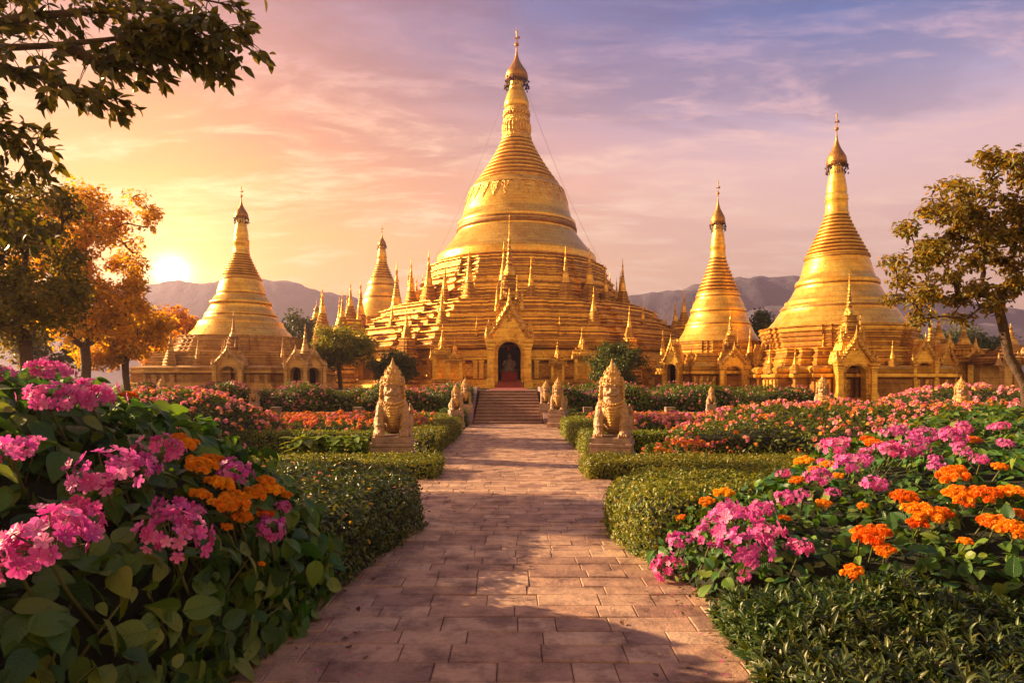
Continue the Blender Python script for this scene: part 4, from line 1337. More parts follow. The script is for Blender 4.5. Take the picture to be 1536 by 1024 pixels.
def ped_mesh(h, w):
    p = MB()
    p.box((0, .05, h * .16), (w * 1.02, w * 1.16, h * .32), bevel=.015)
    p.box((0, .05, h * .48), (w * .92, w * 1.05, h * .34), bevel=.015)
    p.box((0, .05, h * .72), (w * .96, w * 1.09, h * .14), bevel=.012)
    p.box((0, .05, h * .90), (w * .88, w * 1.0, h * .22), bevel=.012)
    return p.mesh('pedestal', [M['pedestal']], False)
def lion(label, px, ybot_ped_top, d, height, rz, ped_h_to=0.0, group=None):
    """ybot_ped_top: photo row of the pedestal's top; height in metres of the animal"""
    p_ = at(px, ybot_ped_top, d)
    zt = p_[2]
    s = height / 1.70
    g0 = ped_h_to
    t = thing('lion_statue', label, 'statue', (p_[0], d, g0), rz, group)
    ph = max(.25, zt - g0)
    link_mesh('pedestal', ped_mesh(ph, .94 * s), t)
    sv = (s * .90, s * .95, s)
    b_ = link_mesh('body', LB, t, (0, 0, ph - .015 * s), 0, sv)
    link_mesh('crown', LC, t, (0, 0, ph - .015 * s), 0, sv)
    link_mesh('breastplate', LO, t, (0, 0, ph - .015 * s), 0, sv)
    return t
lion('large crowned lion statue left of the path, on a stone block behind the hedge', 589, 654, 14.0, 1.62, R(6))
lion('large crowned lion statue right of the path, turned slightly towards it', 918, 655, 14.0, 1.62, R(-13))
SG = 'small lion statues beside the steps'
lion('small lion statue left of the steps, the nearer of that pair', 684, 615, 24.6, .98, R(15), .0, SG)
lion('small lion statue left of the steps, the farther one close to the stairs', 698, 606, 27.3, 1.10, R(12), .0, SG)
lion('small lion statue right of the steps, the nearer of that pair', 837, 615, 24.6, 1.22, R(-15), .0, SG)
lion('small slim lion statue right of the steps, the farther of that pair', 819, 606, 27.3, 1.0, R(-12), .0, SG)
GG = 'lion statues standing among the flower beds'
lion('hazy lion statue behind the pink and orange mound on the left', 243, 606, 22, .92, R(20), 0, GG)
lion('gold lion statue in front of the tall right pagoda, left of its doorway', 1234, 618, 22.5, 1.26, R(-25), 0, GG)
lion('dark lion statue at the right, beyond the pink flowers below the tree', 1442, 618, 21.5, 1.15, R(-35), 0, GG)
lion('little pale lion statue on the low wall below the ochre pagoda', 381, 603, 26.2, .72, R(10), 0, GG)
lion('little pale lion statue before the slim golden pagoda', 1067, 606, 26.2, .72, R(-10), 0, GG)

# ================================================================== PLANTING
def poly_sd(P, poly):
    """signed distance of points (n,2) to a polygon, negative inside"""
    poly = np.asarray(poly, float)
    n = len(poly)
    d = np.full(len(P), 1e9); inside = np.zeros(len(P), bool)
    for i in range(n):
        a, b_ = poly[i], poly[(i + 1) % n]
        e = b_ - a; wv = P - a
        t = np.clip((wv @ e) / (e @ e), 0, 1)
        q = wv - t[:, None] * e
        d = np.minimum(d, (q ** 2).sum(1))
        c = ((a[1] > P[:, 1]) != (b_[1] > P[:, 1]))
        with np.errstate(divide='ignore', invalid='ignore'):
            xi = a[0] + (P[:, 1] - a[1]) * e[0] / (e[1] if abs(e[1]) > 1e-12 else 1e-12)
        inside ^= (c & (P[:, 0] < xi))
    d = np.sqrt(d)
    return np.where(inside, -d, d)
class Mass:
    """solid of a planted mass: polygon footprint, top height H(x,y), rounded by r, lumpy"""
    def __init__(s, poly, H, r, lump=.04, seed=1, base=0.0, lf=3.0):
        s.poly, s.H, s.r, s.lump, s.seed, s.base, s.lf = poly, H, r, lump, seed, base, lf
    def sdf(s, P):
        h = s.H(P[:, 0], P[:, 1]) if callable(s.H) else np.full(len(P), s.H)
        sd = poly_sd(P[:, :2], s.poly)
        a = sd + s.r; b_ = P[:, 2] - (s.base + h) + s.r
        q = np.minimum(np.maximum(a, b_), 0) + np.sqrt(np.maximum(a, 0) ** 2 + np.maximum(b_, 0) ** 2) - s.r
        return q + s.lump * fnoise(P, s.lf, s.seed) + s.lump * .5 * fnoise(P, s.lf * 3.1, s.seed + 9)
    def normal(s, P):
        e = .02
        g = np.stack([s.sdf(P + np.eye(3)[k] * e) - s.sdf(P - np.eye(3)[k] * e) for k in range(3)], 1)
        return g / (np.linalg.norm(g, axis=1)[:, None] + 1e-9)
    def shell(s, n, thick=.10, out=.02, front=None, power=1.6):
        pl = np.asarray(s.poly)
        lo_, hi_ = pl.min(0) - .1, pl.max(0) + .1
        got = []; cnt = 0
        gxs = np.linspace(lo_[0], hi_[0], 12); gys = np.linspace(lo_[1], hi_[1], 12)
        gx_, gy_ = np.meshgrid(gxs, gys)
        hm = (s.H(gx_.ravel(), gy_.ravel()).max() if callable(s.H) else s.H) + .15
        for _ in range(300):
            P = np.column_stack([rng.uniform(lo_[0], hi_[0], 60000), rng.uniform(lo_[1], hi_[1], 60000), rng.uniform(s.base - .0, s.base + hm, 60000)])
            d = s.sdf(P)
            keep = (d < out) & (d > -thick) & (rng.random(len(P)) < np.clip(1 + d / thick, .05, 1) ** power)
            if front is not None:
                keep &= front(P)
            got.append(P[keep]); cnt += keep.sum()
            if cnt >= n: break
        P = np.concatenate(got)[:n]
        return P, s.normal(P)
    def core(s, inset, res=.12):
        """a closed dark inner body, marched as a height field skirt"""
        pl = np.asarray(s.poly)
        lo_, hi_ = pl.min(0) - .05, pl.max(0) + .05
        nx_ = int(min(90, max(8, (hi_[0] - lo_[0]) / res))); ny_ = int(min(90, max(8, (hi_[1] - lo_[1]) / res)))
        gx_, gy_ = np.meshgrid(np.linspace(lo_[0], hi_[0], nx_), np.linspace(lo_[1], hi_[1], ny_))
        P2 = np.column_stack([gx_.ravel(), gy_.ravel()])
        sd = poly_sd(P2, s.poly)
        h = s.H(P2[:, 0], P2[:, 1]) if callable(s.H) else np.full(len(P2), s.H)
        dep = np.clip((-sd - inset) / max(s.r, .05), 0, 1)
        z = s.base + (h - inset) * np.sqrt(1 - (1 - dep) ** 2)
        z = np.where(-sd > inset, z, s.base - .03)
        z = np.maximum(z, s.base - .03)
        m_ = MB()
        I_ = (np.arange(ny_ - 1)[:, None] * nx_ + np.arange(nx_ - 1)[None]).ravel()
        fs = np.column_stack([I_, I_ + 1, I_ + nx_ + 1, I_ + nx_])
        zz_ = z[fs]
        fs = fs[(zz_ > s.base).any(1)]
        m_.add(np.column_stack([P2, z]), fs)
        return m_
    def hit(s, px, py, d0=1.2, d1=30, step=.03):
        ds = np.arange(d0, d1, step)
        P = np.column_stack([(px - 768) / F * ds, ds, EYE + (HORIZON - py) / F * ds])
        f = s.sdf(P)
        i = np.argmax(f < 0)
        return P[i] if f[i] < 0 else None

FRONT = lambda P: np.ones(len(P), bool)
def hedge(label, poly, H, r, n, size, mat, tmpl=LEAF, thick=.09, lump=.03, seed=1, name='hedge', cat='hedge', bloom=None, group=None, spread=.55, lf=3.0):
    ms = Mass(poly, H, r, lump, seed, lf=lf)
    c = np.mean(np.asarray(poly), 0)
    t = thing(name, label, cat, (c[0], c[1], 0), 0, group)
    o3 = (c[0], c[1], 0)
    P, Nn = ms.shell(n, thick)
    m_ = MB()
    m_.scatter(tmpl, P, frames(Nn, spread=spread), rng.uniform(.7, 1.25, len(P)) * size)
    # a few stray shoots
    k = max(20, n // 60)
    P2, N2 = ms.shell(k, .02, .02)
    N2 = N2 + np.array([0, 0, .6])
    for q in range(3):
        m_.scatter(tmpl, P2 + N2 * size * .5 * q, frames(N2, spread=.9), rng.uniform(.7, 1.1, len(P2)) * size)
    m_.build('foliage', mat, t, smooth=False, origin=o3)
    ms.core(thick * .75).build('core', M['core'], t, origin=o3)
    if bloom:
        bn, bmat, bsize, tm = bloom
        P3, N3 = ms.shell(bn, .03, .03, front=lambda P: P[:, 2] > .25 * (H if not callable(H) else .5))
        b_ = MB()
        b_.scatter(tm, P3 + N3 * bsize * .4, frames(N3 + np.array([0, 0, .5]), spread=.4), rng.uniform(.7, 1.3, len(P3)) * bsize)
        ob = b_.build('blossoms', bmat, t, smooth=False, origin=o3)
        ob['kind'] = 'stuff'
    return t

def rect(x0, x1, y0, y1):
    return [(x0, y0), (x1, y0), (x1, y1), (x0, y1)]

# --- clipped hedges near the path
hedge('dark rounded hedge at the left edge of the path, next to the near pink shrubs',
      [(-1.52, 4.1), (-1.42, 4.9), (-1.22, 5.8), (-1.04, 6.8), (-1.0, 7.4), (-1.15, 7.9), (-1.6, 8.2), (-3.2, 8.3), (-4.6, 8.2), (-4.6, 5.6), (-3.0, 4.7), (-1.9, 4.0)],
      lambda x, y: .60 + .10 * sstep(-x, 1.0, 2.4), .24, 26000, .052, M['leaf_dark'], OVAL, .10, .05, 11, bloom=(160, M['sunny'], .018, BLOOM))
hedge('light green rounded hedge at the right edge of the path, beside the pink flowers',
      [(1.18, 5.9), (1.05, 6.7), (1.0, 7.3), (1.12, 7.9), (1.5, 8.25), (3.0, 8.35), (4.2, 8.2), (3.4, 7.2), (2.4, 6.4), (1.6, 5.8)],
      lambda x, y: .58 + .05 * sstep(x, 1.0, 2.4), .22, 20000, .045, M['leaf_hedge'], LEAF, .09, .045, 12)
# --- hedges round the lions
hedge('clipped hedge in front of the left lion statue', rect(-6.4, -1.26, 11.15, 12.5), .31, .10, 16000, .055, M['leaf_hedge'], seed=21)
hedge('clipped hedge in front of the right lion statue', rect(1.24, 5.3, 11.15, 12.5), .31, .10, 15000, .055, M['leaf_hedge'], seed=22)
LH = 'parterre hedges on the left lawn'; RH = 'parterre hedges on the right lawn'
hedge('hedge along the path behind the left lion, bordering orange flowers', [(-2.35, 14.9), (-1.62, 14.5), (-1.58, 21.4), (-2.3, 21.4)], .55, .12, 9000, .06, M['leaf_hedge'], seed=23)
hedge('hedge running left from behind the left lion statue', rect(-6.2, -2.38, 15.1, 15.8), .52, .10, 7000, .06, M['leaf_hedge'], seed=24)
hedge('hedge along the path behind the right lion, bordering orange flowers', [(1.55, 14.5), (2.3, 14.9), (2.3, 21.4), (1.52, 21.4)], .55, .12, 9000, .06, M['leaf_hedge'], seed=25)
hedge('hedge running right from behind the right lion statue', rect(2.33, 5.4, 15.1, 15.8), .52, .10, 6000, .06, M['leaf_hedge'], seed=26)
for x0, x1, y0, y1, lab in ((-9.5, -2.5, 18.2, 18.9, 'low hedge across the left garden behind the orange and pink bed'),
                            (-10.5, -1.9, 22.1, 22.9, 'low hedge across the left garden, middle one of the far rows'),
                            (-12.0, -1.8, 24.3, 25.1, 'hedge across the left garden just before the low wall'),
                            (2.5, 8.5, 18.2, 18.9, 'low hedge across the right garden behind the mixed bed'),
                            (1.9, 10.0, 22.1, 22.9, 'low hedge across the right garden, middle one of the far rows'),
                            (1.8, 12.5, 24.3, 25.1, 'hedge across the right garden just before the low wall')):
    hedge(lab, rect(x0, x1, y0, y1), .50, .12, int(900 * (x1 - x0)), .075, M['leaf_hedge'], seed=int(30 + x0 + y0))
for s_, lab in ((-1, 'short block hedge beside the foot of the steps on the left'), (1, 'short block hedge beside the foot of the steps on the right')):
    xa, xb = sorted((s_ * 1.62 - .12, s_ * 2.6 - .12))
    hedge(lab, rect(xa, xb, 25.6, 26.3), .62, .15, 2500, .075, M['leaf_dark'], seed=45 + s_)
    hedge(lab.replace('short block hedge beside the foot', 'dark hedge climbing beside the top'), rect(xa - .1, xb + .1, 27.2, 30.5), 1.42, .2, 4500, .085, M['leaf_dark'], seed=48 + s_)

# --- flower beds
def balls(P, N, size, k, tm=BLOOM):
    """each blossom is a little dome of k petals rings"""
    pos, nn, sc = [], [], []
    for q in range(k):
        d = rng.normal(0, 1, P.shape) + N * .9 + np.array([0, 0, .4])
        d /= np.linalg.norm(d, axis=1)[:, None]
        pos.append(P + d * size[:, None] * .55); nn.append(d); sc.append(size * .55)
    return np.concatenate(pos), np.concatenate(nn), np.concatenate(sc)
def flower_bed(label, poly, H, r, nleaf, lsize, lmat, blooms, lump=.08, seed=1, tmpl=LEAF, base=0.0, thick=.16, lf=2.2, name='flower_bed'):
    ms = Mass(poly, H, r, lump, seed, base=base, lf=lf)
    c = np.mean(np.asarray(poly), 0)
    t = thing(name, label, 'flower bed', (c[0], c[1], base))
    o3 = (c[0], c[1], base)
    P, Nn = ms.shell(nleaf, thick, .03)
    m_ = MB()
    m_.scatter(tmpl, P, frames(Nn + np.array([0, 0, .3]), spread=.7), rng.uniform(.65, 1.3, len(P)) * lsize)
    m_.build('foliage', lmat, t, smooth=False, origin=o3)
    ms.core(thick * .8).build('core', M['core'], t, origin=o3)
    for (bmat, bn, bsize, k) in blooms:
        P3, N3 = ms.shell(bn * 4, .04, .05, front=lambda P: P[:, 2] > base + .12)
        # in drifts rather than even
        keep = fnoise(P3, 1.6, seed + bn) > rng.uniform(-.7, .9, len(P3))
        P3, N3 = P3[keep][:bn], N3[keep][:bn]
        pos, nn, sc = balls(P3 + N3 * bsize * .4 + np.array([0, 0, bsize * .5]), N3, rng.uniform(.6, 1.3, len(P3)) * bsize, k)
        b_ = MB(); b_.scatter(BLOOM, pos, frames(nn, spread=.3), sc)
        ob = b_.build('blossoms', bmat, t, smooth=False, origin=o3); ob['kind'] = 'stuff'
    return t
def dome(cx, cy, rx, ry, h0, h1):
    return lambda x, y: h0 + (h1 - h0) * np.clip(1 - ((x - cx) / rx) ** 2 - ((y - cy) / ry) ** 2, 0, 1)
def oval(cx, cy, rx, ry, n=18):
    return [(cx + rx * math.cos(2 * math.pi * k / n), cy + ry * math.sin(2 * math.pi * k / n)) for k in range(n)]
flower_bed('big rounded mound of pink and orange flowers on the left, behind the near shrubs', oval(-7.7, 16.3, 2.75, 2.2), dome(-8.4, 16.5, 3.0, 2.6, .45, 1.42), .4, 12000, .10, M['leaf_bed'],
           [(M['mixed'], 270, .068, 7), (M['sunny'], 110, .05, 6)], seed=51)
flower_bed('wide bank of pink and yellow flowers on the right, beyond the low hedge', [(3.6, 13.4), (3.3, 14.6), (4.2, 17.2), (7.0, 18.2), (10.5, 18.5), (13, 17.0), (13, 12.5), (9, 11.8), (5.6, 12.4)],
           lambda x, y: .62 + .42 * sstep(x, 3.5, 6.5) * sstep(y, 12.0, 15.5), .35, 20000, .10, M['leaf_bed'],
           [(M['mixed'], 420, .064, 7), (M['sunny'], 300, .052, 6)], seed=52)
flower_bed('small bed of orange and pink flowers behind the left lion', rect(-5.9, -2.4, 15.9, 18.1), .66, .2, 5000, .085, M['leaf_bed'], [(M['sunny'], 240, .065, 6), (M['rose'], 60, .07, 6)], seed=53)
flower_bed('bed of yellow flowers in the left garden rows', rect(-8.4, -2.45, 19.1, 21.9), .60, .2, 6000, .09, M['leaf_bed'], [(M['sunny'], 260, .065, 6)], seed=54)
flower_bed('small bed of orange and pink flowers behind the right lion', rect(2.4, 4.4, 15.9, 18.1), .70, .2, 4000, .085, M['leaf_bed'], [(M['mixed'], 120, .075, 6), (M['sunny'], 130, .065, 6)], seed=55)
flower_bed('bed of yellow flowers in the right garden rows', rect(2.45, 6.5, 19.1, 21.9), .58, .2, 5000, .09, M['leaf_bed'], [(M['sunny'], 160, .065, 6), (M['rose'], 50, .07, 6)], seed=56)
flower_bed('thin strip of red and orange flowers behind the right lion hedge', rect(2.6, 5.2, 13.0, 13.5), .42, .12, 1600, .07, M['leaf_bed'], [(M['sunny'], 130, .05, 6)], seed=57)
# beds along the terrace, in front of the temples
TB = [(-15.5, -10.2, 27.4, 30.4, 'rose bed on the terrace edge below the ochre pagoda', M['rose'], 1.52),
      (-10.0, -6.3, 27.4, 30.4, 'rose bed on the terrace edge between the ochre pagoda and the small tree', M['rose'], 1.48),
      (-6.1, -1.9, 27.3, 30.2, 'rose bed on the terrace edge just left of the steps', M['rose'], 1.50),
      (1.75, 5.6, 27.3, 30.2, 'rose bed on the terrace edge just right of the steps', M['rose'], 1.50),
      (5.8, 9.4, 27.4, 30.4, 'rose bed on the terrace edge below the slim golden pagoda', M['rose'], 1.46),
      (9.6, 13.2, 27.4, 30.0, 'rose bed on the terrace edge left of the tall right pagoda', M['rose'], 1.36)]
for k, (x0, x1, y0, y1, lab, mat_, h) in enumerate(TB):
    flower_bed(lab, rect(x0, x1, y0, y1), (lambda hh: lambda x, y: hh * (.80 + .2 * np.sin(x * 1.9 + 1.3 * y) * .6 + .1))(h), .45, int(1700 * (x1 - x0)), .12, M['leaf_bed'], [(mat_, int(62 * (x1 - x0)), .056, 6), (M['sunny'], int(10 * (x1 - x0)), .05, 5)], seed=60 + k, lump=.14)
flower_bed('pink flower mound before the doorway of the tall right pagoda', oval(17.3, 26.0, 3.6, 2.4), dome(17.3, 26.0, 3.8, 2.8, .6, 1.42), .4, 8000, .11, M['leaf_bed'], [(M['mixed'], 420, .085, 6)], seed=71)
flower_bed('far flower bed of orange and pink at the right edge', oval(21.5, 25.0, 3.0, 2.0), dome(21.5, 25, 3.4, 2.6, .6, 1.15), .4, 4000, .11, M['leaf_bed'], [(M['mixed'], 160, .085, 6), (M['sunny'], 120, .08, 6)], seed=72)
flower_bed('low bed of pink and orange flowers behind the bright near shrubs on the right', [(6.6, 10.4), (6.0, 11.5), (9.0, 11.7), (12, 12.2), (12, 9.6), (8.5, 9.4)], lambda x, y: .85 + .15 * sstep(x, 6, 10), .3, 9000, .10, M['leaf_bed'],
           [(M['mixed'], 130, .065, 7), (M['sunny'], 120, .055, 6)], seed=73)
flower_bed('long dim bed of flowers at the far left under the trees', rect(-24, -15.7, 23.5, 28), 1.0, .4, 7000, .13, M['leaf_bed'], [(M['rose'], 240, .08, 6)], seed=74, lump=.2)
# lime-leaved plants behind the left hedge
for k, (px, py, d) in enumerate(((455, 672, 13.1), (485, 668, 13.3), (515, 672, 13.1), (535, 674, 13.0))):
    p_ = at(px, py, d)
    t = thing('leafy_plant', 'lime green broad-leaved plant behind the hedge left of the left lion', 'plant', (p_[0], d, .0), 0, 'lime leaved plants behind the left hedge')
    n = 90
    a = rng.uniform(0, 6.28, n)
    rr = rng.uniform(.0, .36, n)
    pos = np.column_stack([rr * np.cos(a) * .6, rr * np.sin(a) * .6, .34 + .26 * rng.random(n) - rr * .15])
    Yv = np.column_stack([np.cos(a), np.sin(a), rng.uniform(-.5, .3, n)]); Yv /= np.linalg.norm(Yv, axis=1)[:, None]
    Zv = np.array([0, 0, 1.0]) - Yv * Yv[:, 2:3]; Zv += rng.normal(0, .2, (n, 3)); Zv -= Yv * (Zv * Yv).sum(1)[:, None]; Zv /= np.linalg.norm(Zv, axis=1)[:, None]
    m_ = MB(); m_.scatter(HEART, pos, np.stack([np.cross(Yv, Zv), Yv, Zv], 2), rng.uniform(.16, .26, n))
    m_.build('leaves', M['leaf_lime'], t)
    m_ = MB()
    for i in range(0, n, 3):
        m_.tube([(0, 0, 0), tuple(pos[i] * np.array([.5, .5, .6])), tuple(pos[i])], .006, 4)
    m_.build('stalks', M['stem'], t)

# --- flower heads for the near shrubs
def pink_head(seed):
    r = np.random.default_rng(seed)
    n = 36
    g = r.normal(0, 1, (n, 3)); g[:, 2] = np.abs(g[:, 2]) * .8 - .12
    g /= np.linalg.norm(g, axis=1)[:, None]
    pos = g * np.array([1, 1, .66]) * r.uniform(.62, 1.25, (n, 1))
    Z = g + r.normal(0, .25, (n, 3)); Z /= np.linalg.norm(Z, axis=1)[:, None]
    a = r.normal(0, 1, (n, 3)); Yv = a - (a * Z).sum(1)[:, None] * Z; Yv /= np.linalg.norm(Yv, axis=1)[:, None]
    Rm = np.stack([np.cross(Yv, Z), Yv, Z], 2)
    m_ = MB()
    sc = r.uniform(.21, .32, n)
    m_.scatter(FLORET, pos, Rm, sc)
    eye = (np.array([(.13, 0, .16), (-.06, .11, .16), (-.06, -.11, .16), (0, 0, .02)], float), np.array([(0, 1, 2), (0, 3, 1), (1, 3, 2), (2, 3, 0)]))
    m_.scatter(eye, pos, Rm, sc, mi=1)
    for k in range(n):
        if k % 2 == 0:
            m_.tube([(0, 0, -.55), tuple(pos[k] * .5 + np.array([0, 0, -.15])), tuple(pos[k] * .97)], .018, 4, cap=False)
            m_.mi[-1][:] = 2
    return m_.mesh('pink_head', [M['pink'], M['eye'], M['stem']], False)
def umbel_head(seed, mat):
    """flat-topped head made of several ruffled puffs"""
    r = np.random.default_rng(seed)
    m_ = MB()
    nb = 11
    for k in range(nb):
        a = k * 2.4 + r.uniform(-.2, .2); rr = .85 * math.sqrt((k + .3) / nb)
        c = np.array([rr * math.cos(a), rr * math.sin(a), .18 - .25 * rr * rr + r.uniform(-.05, .05)])
        n = 20
        g = r.normal(0, 1, (n, 3)); g[:, 2] = np.abs(g[:, 2]) + .15
        g /= np.linalg.norm(g, axis=1)[:, None]
        Z = g + r.normal(0, .2, (n, 3)); Z /= np.linalg.norm(Z, axis=1)[:, None]
        b_ = r.normal(0, 1, (n, 3)); Yv = b_ - (b_ * Z).sum(1)[:, None] * Z; Yv /= np.linalg.norm(Yv, axis=1)[:, None]
        m_.scatter(BLOOM, c + g * np.array([.2, .2, .15]), np.stack([np.cross(Yv, Z), Yv, Z], 2), r.uniform(.12, .19, n))
        m_.tube([(0, 0, -.6), tuple(c * .6 + np.array([0, 0, -.25])), tuple(c)], .022, 4, cap=False)
        m_.mi[-1][:] = 1
    return m_.mesh('umbel_head', [mat, M['stem']], False)
PINKS = [pink_head(k) for k in range(5)]
ORANGES = [umbel_head(20 + k, M['orange']) for k in range(4)]
YELLOWS = [umbel_head(40 + k, M['yellow']) for k in range(3)]

def shrub_bank(mass, plants, heads, nleaf, tmpl, lsize, lmat, thick, droop, front=None, spread=.5, hscale=1.0):
    """plants: list of (x, y, name, label); leaves and heads go to the nearest plant"""
    C = np.array([(p[0], p[1]) for p in plants])
    P, Nn = mass.shell(nleaf, thick, .04, front=front, power=1.0)
    own = ((P[:, None, :2] - C[None]) ** 2).sum(2).argmin(1)
    roots = []
    for i, (x, y, nm, lab) in enumerate(plants):
        t = thing(nm, lab, 'flowering shrub' if heads else 'shrub', (x, y, 0))
        roots.append(t)
        k = own == i
        m_ = MB()
        m_.scatter(tmpl, P[k], frames(Nn[k] + np.array([0, 0, .25]), spread=spread, droop=droop), rng.uniform(.42, 1.3, k.sum()) * lsize)
        m_.build('foliage', lmat, t, smooth=True, origin=(x, y, 0))
    core = mass.core(thick * .75, .08)
    # stems: woody shoots from each plant's foot to the shell
    for i, (x, y, nm, lab) in enumerate(plants):
        m_ = MB()
        idx = np.where(own == i)[0]
        for j in rng.choice(idx, min(60, len(idx)), replace=False):
            e = P[j]
            s0 = np.array([x + (e[0] - x) * .35, y + (e[1] - y) * .35, 0.0])
            mid = (s0 + e) / 2 + np.array([0, 0, .1]) + rng.normal(0, .04, 3)
            m_.tube([s0, mid, e], [.012, .009, .004], 5, cap=False)
        m_.build('stems', M['stem'], roots[i], origin=(x, y, 0))
    Pc = core.v[0]; Fc = core.lo[0].reshape(-1, 4)
    cen = Pc[Fc].mean(1)[:, :2]
    ow = ((cen[:, None] - C[None]) ** 2).sum(2).argmin(1)
    for i, (x, y, nm, lab) in enumerate(plants):
        if (ow == i).any():
            m_ = MB(); m_.add(Pc, Fc[ow == i]); m_.build('core', M['core'], roots[i], origin=(x, y, 0))
    for (px, py, wpx, kind, lift) in heads:
        p_ = mass.hit(px, py + wpx * .25, 1.3, 14)
        if p_ is None:
            continue
        d = p_[1] - lift
        c = at(px, py, d)
        s = wpx / F * d / 2 * (.90 if kind == 'p' else .95) * hscale
        i = ((C - c[:2]) ** 2).sum(1).argmin()
        x, y = C[i]
        me = random.choice({'p': PINKS, 'o': ORANGES, 'y': YELLOWS}[kind])
        n_ = mass.normal(p_[None])[0] + np.array([0, 0, 1.3]) + np.array([0, -.35, 0])
        q = Vector(n_).to_track_quat('Z', 'Y')
        o = link_mesh('flower_head', me, roots[i], (c[0] - x, c[1] - y, c[2]), 0, s * (1.0 if kind == 'p' else 1.08))
        o.rotation_mode = 'QUATERNION'
        from mathutils import Quaternion
        o.rotation_quaternion = q @ Quaternion((0, 0, 1), random.uniform(0, 6.28))
        m_ = MB()
        foot = c - np.array([0, 0, 1]) * s * .5
        end = p_ + np.array([rng.normal(0, .05), .25, -.35]); end[2] = max(.05, end[2])
        m_.tube([foot, foot * .6 + end * .4 + np.array([0, 0, -.02]), end], [.006, .008, .010], 5, cap=False)
        st_ = m_.build('stalk', M['stem'], o)
        # the stalk is stored in the head's own frame
        mw = Matrix.Translation(Vector((c[0], c[1], c[2]))) @ o.rotation_quaternion.to_matrix().to_4x4() @ Matrix.Diagonal((*o.scale, 1))
        st_.data.transform(mw.inverted())
    return roots

# left bank
def HL(x, y):
    h = np.interp(-x, [1.2, 1.5, 1.8, 2.1, 2.5, 3.0, 4.5], [.62, .82, 1.05, 1.2, 1.42, 1.58, 1.7])
    return h * (.72 + .28 * sstep(y, 2.0, 3.6))
left_mass = Mass([(-1.36, 5.0), (-1.40, 4.2), (-1.45, 3.5), (-1.46, 2.8), (-1.52, 2.2), (-1.9, 1.75), (-4.6, 1.75), (-6.0, 3.2), (-6.0, 5.6), (-3.0, 5.4), (-1.9, 5.3)], HL, .30, .07, 81, lf=3.2)
shrub_bank(left_mass, [(-1.95, 2.35, 'flowering_shrub', 'near left shrub with two big pink flower heads and drooping heart-shaped leaves'),
                       (-1.85, 3.6, 'flowering_shrub', 'left shrub by the path mixing pink heads and golden marigold clusters'),
                       (-2.7, 3.3, 'flowering_shrub', 'tall left shrub with a row of pink heads in the middle of the bank'),
                       (-3.3, 4.6, 'flowering_shrub', 'tallest left shrub topped with bright pink heads below the dark tree'),
                       (-2.1, 4.75, 'flowering_shrub', 'left shrub covered in golden orange clusters behind the pink heads')],
           [(75, 812, 150, 'p', .22), (262, 805, 108, 'p', .18), (160, 712, 112, 'p', .18), (20, 678, 86, 'p', .15), (76, 600, 84, 'p', .12), (140, 596, 86, 'p', .12), (75, 556, 66, 'p', .1), (240, 676, 74, 'p', .12),
            (352, 708, 62, 'p', .12), (405, 792, 56, 'p', .1), (345, 758, 66, 'y', .12), (330, 726, 50, 'y', .08), (300, 700, 60, 'y', .08), (385, 740, 44, 'y', .08), (425, 760, 28, 'p', .08), (280, 668, 44, 'y', .06),
            (340, 790, 22, 'y', .05), (392, 845, 14, 'o', .05), (192, 594, 30, 'o', .08), (0, 560, 44, 'p', .1), (265, 770, 80, 'p', .1), (110, 780, 90, 'p', .16), (30, 840, 90, 'p', .14), (400, 722, 34, 'y', .05), (210, 700, 60, 'p', .1), (360, 775, 44, 'y', .08), (318, 690, 40, 'y', .06), (350, 745, 44, 'y', .08), (410, 735, 36, 'y', .05), (300, 742, 36, 'y', .06), (268, 656, 30, 'y', .05), (428, 742, 26, 'y', .03), (395, 768, 34, 'o', .05)],
           8500, HEART, .125, M['leaf_big'], .22, 1.1, front=lambda P: P[:, 1] < 5.7, spread=.55, hscale=.90)
